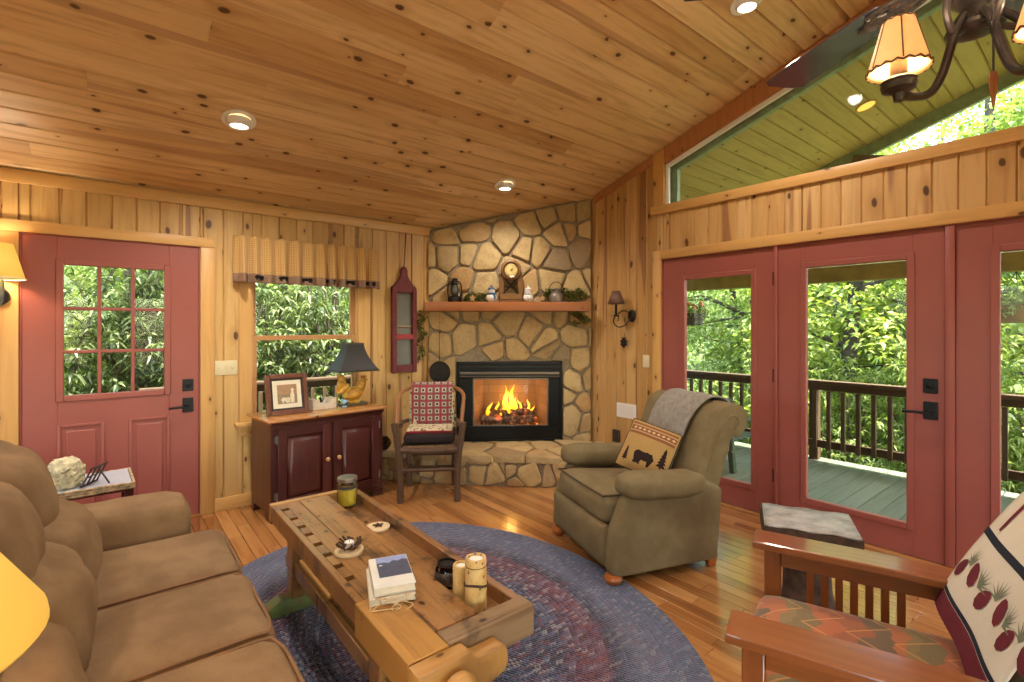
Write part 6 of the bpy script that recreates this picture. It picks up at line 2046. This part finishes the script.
for k in range(5):
    a = b0 + k * 2 * PI / 5
    M = Matrix.Rotation(a, 4, 'Z') @ Matrix.Translation((0, 0, 2.452)) @ Matrix.Rotation(R(0), 4, 'X')
    mb = MB()
    out = [(.24, -.060), (.30, -.070), (.60, -.085), (.73, -.084), (.752, -.06), (.755, 0), (.752, .06), (.73, .084), (.60, .085), (.30, .070), (.24, .060)]
    mb.prism([(x, y, 0) for x, y in out], (0, 0, .008), .002, 1, M=M)
    bl_ = mb.build('fan_blade', BLD, cf)
    mb = MB()
    for s in (-1, 1):
        mb.tube([M @ Vector(q) for q in smooth_pts([(.10, s * .02, -.01), (.17, s * .035, -.008), (.23, s * .045, -.006), (.29, s * .03, -.005), (.33, s * .008, -.005)], 5)], .010, 8)
        mb.tube([M @ Vector(q) for q in smooth_pts([(.25, s * .01, -.006), (.29, s * .045, -.006), (.25, s * .05, -.006)], 5)], .007, 7)
    mb.bar(M @ Vector((.1, 0, -.008)), M @ Vector((.36, 0, -.006)), .03, .01, .003)
    mb.build('blade_iron', plain('antique_silver_iron', '#6d6660', .4, .8, var=.4, scale=60) if k == 0 else bpy.data.materials['antique_silver_iron'], bl_)
PAR = G('laced_parchment')
n = PAR.noise(PAR.co(), 9, 4)
PAR.set(Base_Color=PAR.ramp(n, [(.3, '#c98f4c'), (.7, '#e2b878')]), Roughness=.6, Emission_Color='#ffb869', Emission_Strength=.45)
BULB = glow('lit_bulb', '#ffe2b0', 5)
ARM_R = .33
for k, a in enumerate((R(203), R(249), R(310))):
    ca, sa = math.cos(a), math.sin(a)
    P = lambda r, z: (r * ca, r * sa, z)
    mb = MB()
    mb.tube(smooth_pts([P(.05, HZ + .03), P(.085, HZ - .01), P(.115, HZ - .08), P(.16, HZ - .165), P(.22, HZ - .215), P(ARM_R, HZ - .235)], 7), .0105, 10)
    arm = mb.build('arm', PEW, cf)
    mb = MB()
    mb.tube(smooth_pts([P(.05, HZ + .095), P(.11, HZ + .08), P(.13, HZ + .02), P(.10, HZ - .03), P(.055, HZ - .012)], 7), .009, 8)
    mb.build('scroll', PEW, arm)
    ZS = HZ - .215
    mb = MB()
    mb.lathe([(0, -.036), (.010, -.034), (.013, -.016), (.034, -.006), (.037, .005), (.034, .008), (.037, .014), (.03, .021), (.018, .024), (.018, .075), (0, .076)], P(ARM_R, ZS), 24)
    mb.build('socket', PEW, arm)
    SZ = ZS + .040
    rb, rt, hh = .063, .032, .120
    mb = MB(); mb.lathe([(rb, 0), (rb * .97, .008), (rt, hh)], P(ARM_R, SZ), 30, cap=False); s_ = mb.build('lamp_shade', PAR.m, arm, solid=.0025)
    c0 = Vector(P(ARM_R, SZ))
    mb = MB()
    mb.tube([c0 + Vector(((rb + .001) * math.cos(q), (rb + .001) * math.sin(q), .006 * (j % 2))) for j, q in enumerate([j * 2 * PI / 36 for j in range(36)])], .0026, 6, True)
    mb.build('lower_lacing', plain('leather_lacing', '#6a3a20', .7) if k == 0 else bpy.data.materials['leather_lacing'], arm)
    mb = MB()
    mb.tube([c0 + Vector((rt * 1.03 * math.cos(q), rt * 1.03 * math.sin(q), hh - .004 + .005 * (j % 2))) for j, q in enumerate([j * 2 * PI / 24 for j in range(24)])], .0024, 6, True)
    mb.build('upper_lacing', bpy.data.materials['leather_lacing'], arm)
    for q in [j * PI / 3 for j in range(6)]:
        mb = MB(); mb.tube([c0 + Vector(((rb - .0005) * math.cos(q), (rb - .0005) * math.sin(q), .006)), c0 + Vector(((rt + .001) * math.cos(q), (rt + .001) * math.sin(q), hh))], .0018, 5)
        mb.build('shade_rib', bpy.data.materials['leather_lacing'], arm)
    mb = MB(); mb.ell(P(ARM_R, SZ + .065), (.018, .018, .028), 12); mb.build('bulb', BULB, arm)
    add_light('POINT', 'fan_lamp_bulb', P(ARM_R, SZ + .105), 22, WARM, size=.02, parent=cf)
mb = MB(); mb.tube([(-.075, -.13, HZ + .02), (-.075, -.13, HZ - .19)], .0024, 6); pc = mb.build('pull_chain', PEW, cf)
mb = MB(); mb.lathe([(0, -.27), (.003, -.26), (.008, -.225), (.011, -.195), (.008, -.178), (0, -.176)], (-.075, -.13, HZ), 12, sx=1, sy=.6); mb.build('wooden_fob', plain('orange_wood_fob', '#9a5a26', .4), pc)

# ------------------------------------------------------------------ hanging baskets on the porch
def basket(label, x, y, z, col):
    t = thing('hanging_basket', label, 'hanging plant', (x, y, z))
    mb = MB(); mb.lathe([(0, 0), (.10, 0), (.125, .02), (.155, .15), (.16, .155), (.145, .155), (.12, .12), (0, .12)], seg=26); mb.build('pot', plain('pot_' + col[1:], col, .6), t)
    rng = np.random.default_rng(int(x * 10))
    V, Fc = leaves(520, [((0, 0, .2), (.17, .17, .09)), ((.1, 0, .14), (.1, .12, .09)), ((-.1, .05, .14), (.1, .12, .09))], .06, .5, rng)
    pydata('foliage', V, Fc, LEAF2, t)
    mb = MB(); rf = random.Random(3)
    for k in range(16):
        a = rf.uniform(0, 6.28); r_ = rf.uniform(.05, .17); mb.ell((r_ * math.cos(a), r_ * math.sin(a), rf.uniform(.22, .3)), (.024, .024, .016), 7, None, 5)
    mb.build('flowers', plain('flowers_' + col[1:], '#c8642c' if y > 2 else '#7a8a4a', .7), t)
    mb = MB(); top = 1.93 - z
    for k in range(3):
        a = k * 2 * PI / 3; mb.tube([(.155 * math.cos(a), .155 * math.sin(a), .15), (0, 0, min(top, .55))], .003, 5)
    mb.tube([(0, 0, min(top, .55)), (0, 0, max(top, .56))], .004, 5)
    mb.build('hanger', BLACK, t)
basket('hanging basket of orange flowers outside the left red glass door', 5.72, 3.43, 1.46, '#4a4a3c')
basket('tan hanging basket of foliage outside the right red glass door', 6.12, .58, 1.48, '#9a7a44')

# ------------------------------------------------------------------ pine cone basket at the left end of the hearth
t = thing('pine_cone', 'dark pine cone on the left end of the hearth behind the hickory chair', 'pine cone', (1.985, 4.36, .29))
mb = MB()
for k in range(9):
    z = .012 + k * .013; r_ = .055 * math.sin(PI * (k + 1.6) / 11)
    for j in range(9):
        a = j * 2 * PI / 9 + k * .35
        mb.ell((r_ * math.cos(a), r_ * math.sin(a), z), (.02, .012, .005), 7, (0, -.5, a), 5)
mb.lathe([(0, 0), (.03, .01), (.03, .1), (0, .125)], seg=10)
mb.build('scales', plain('cone_scales', '#3f2a1c', .8, var=.4, scale=60), t)
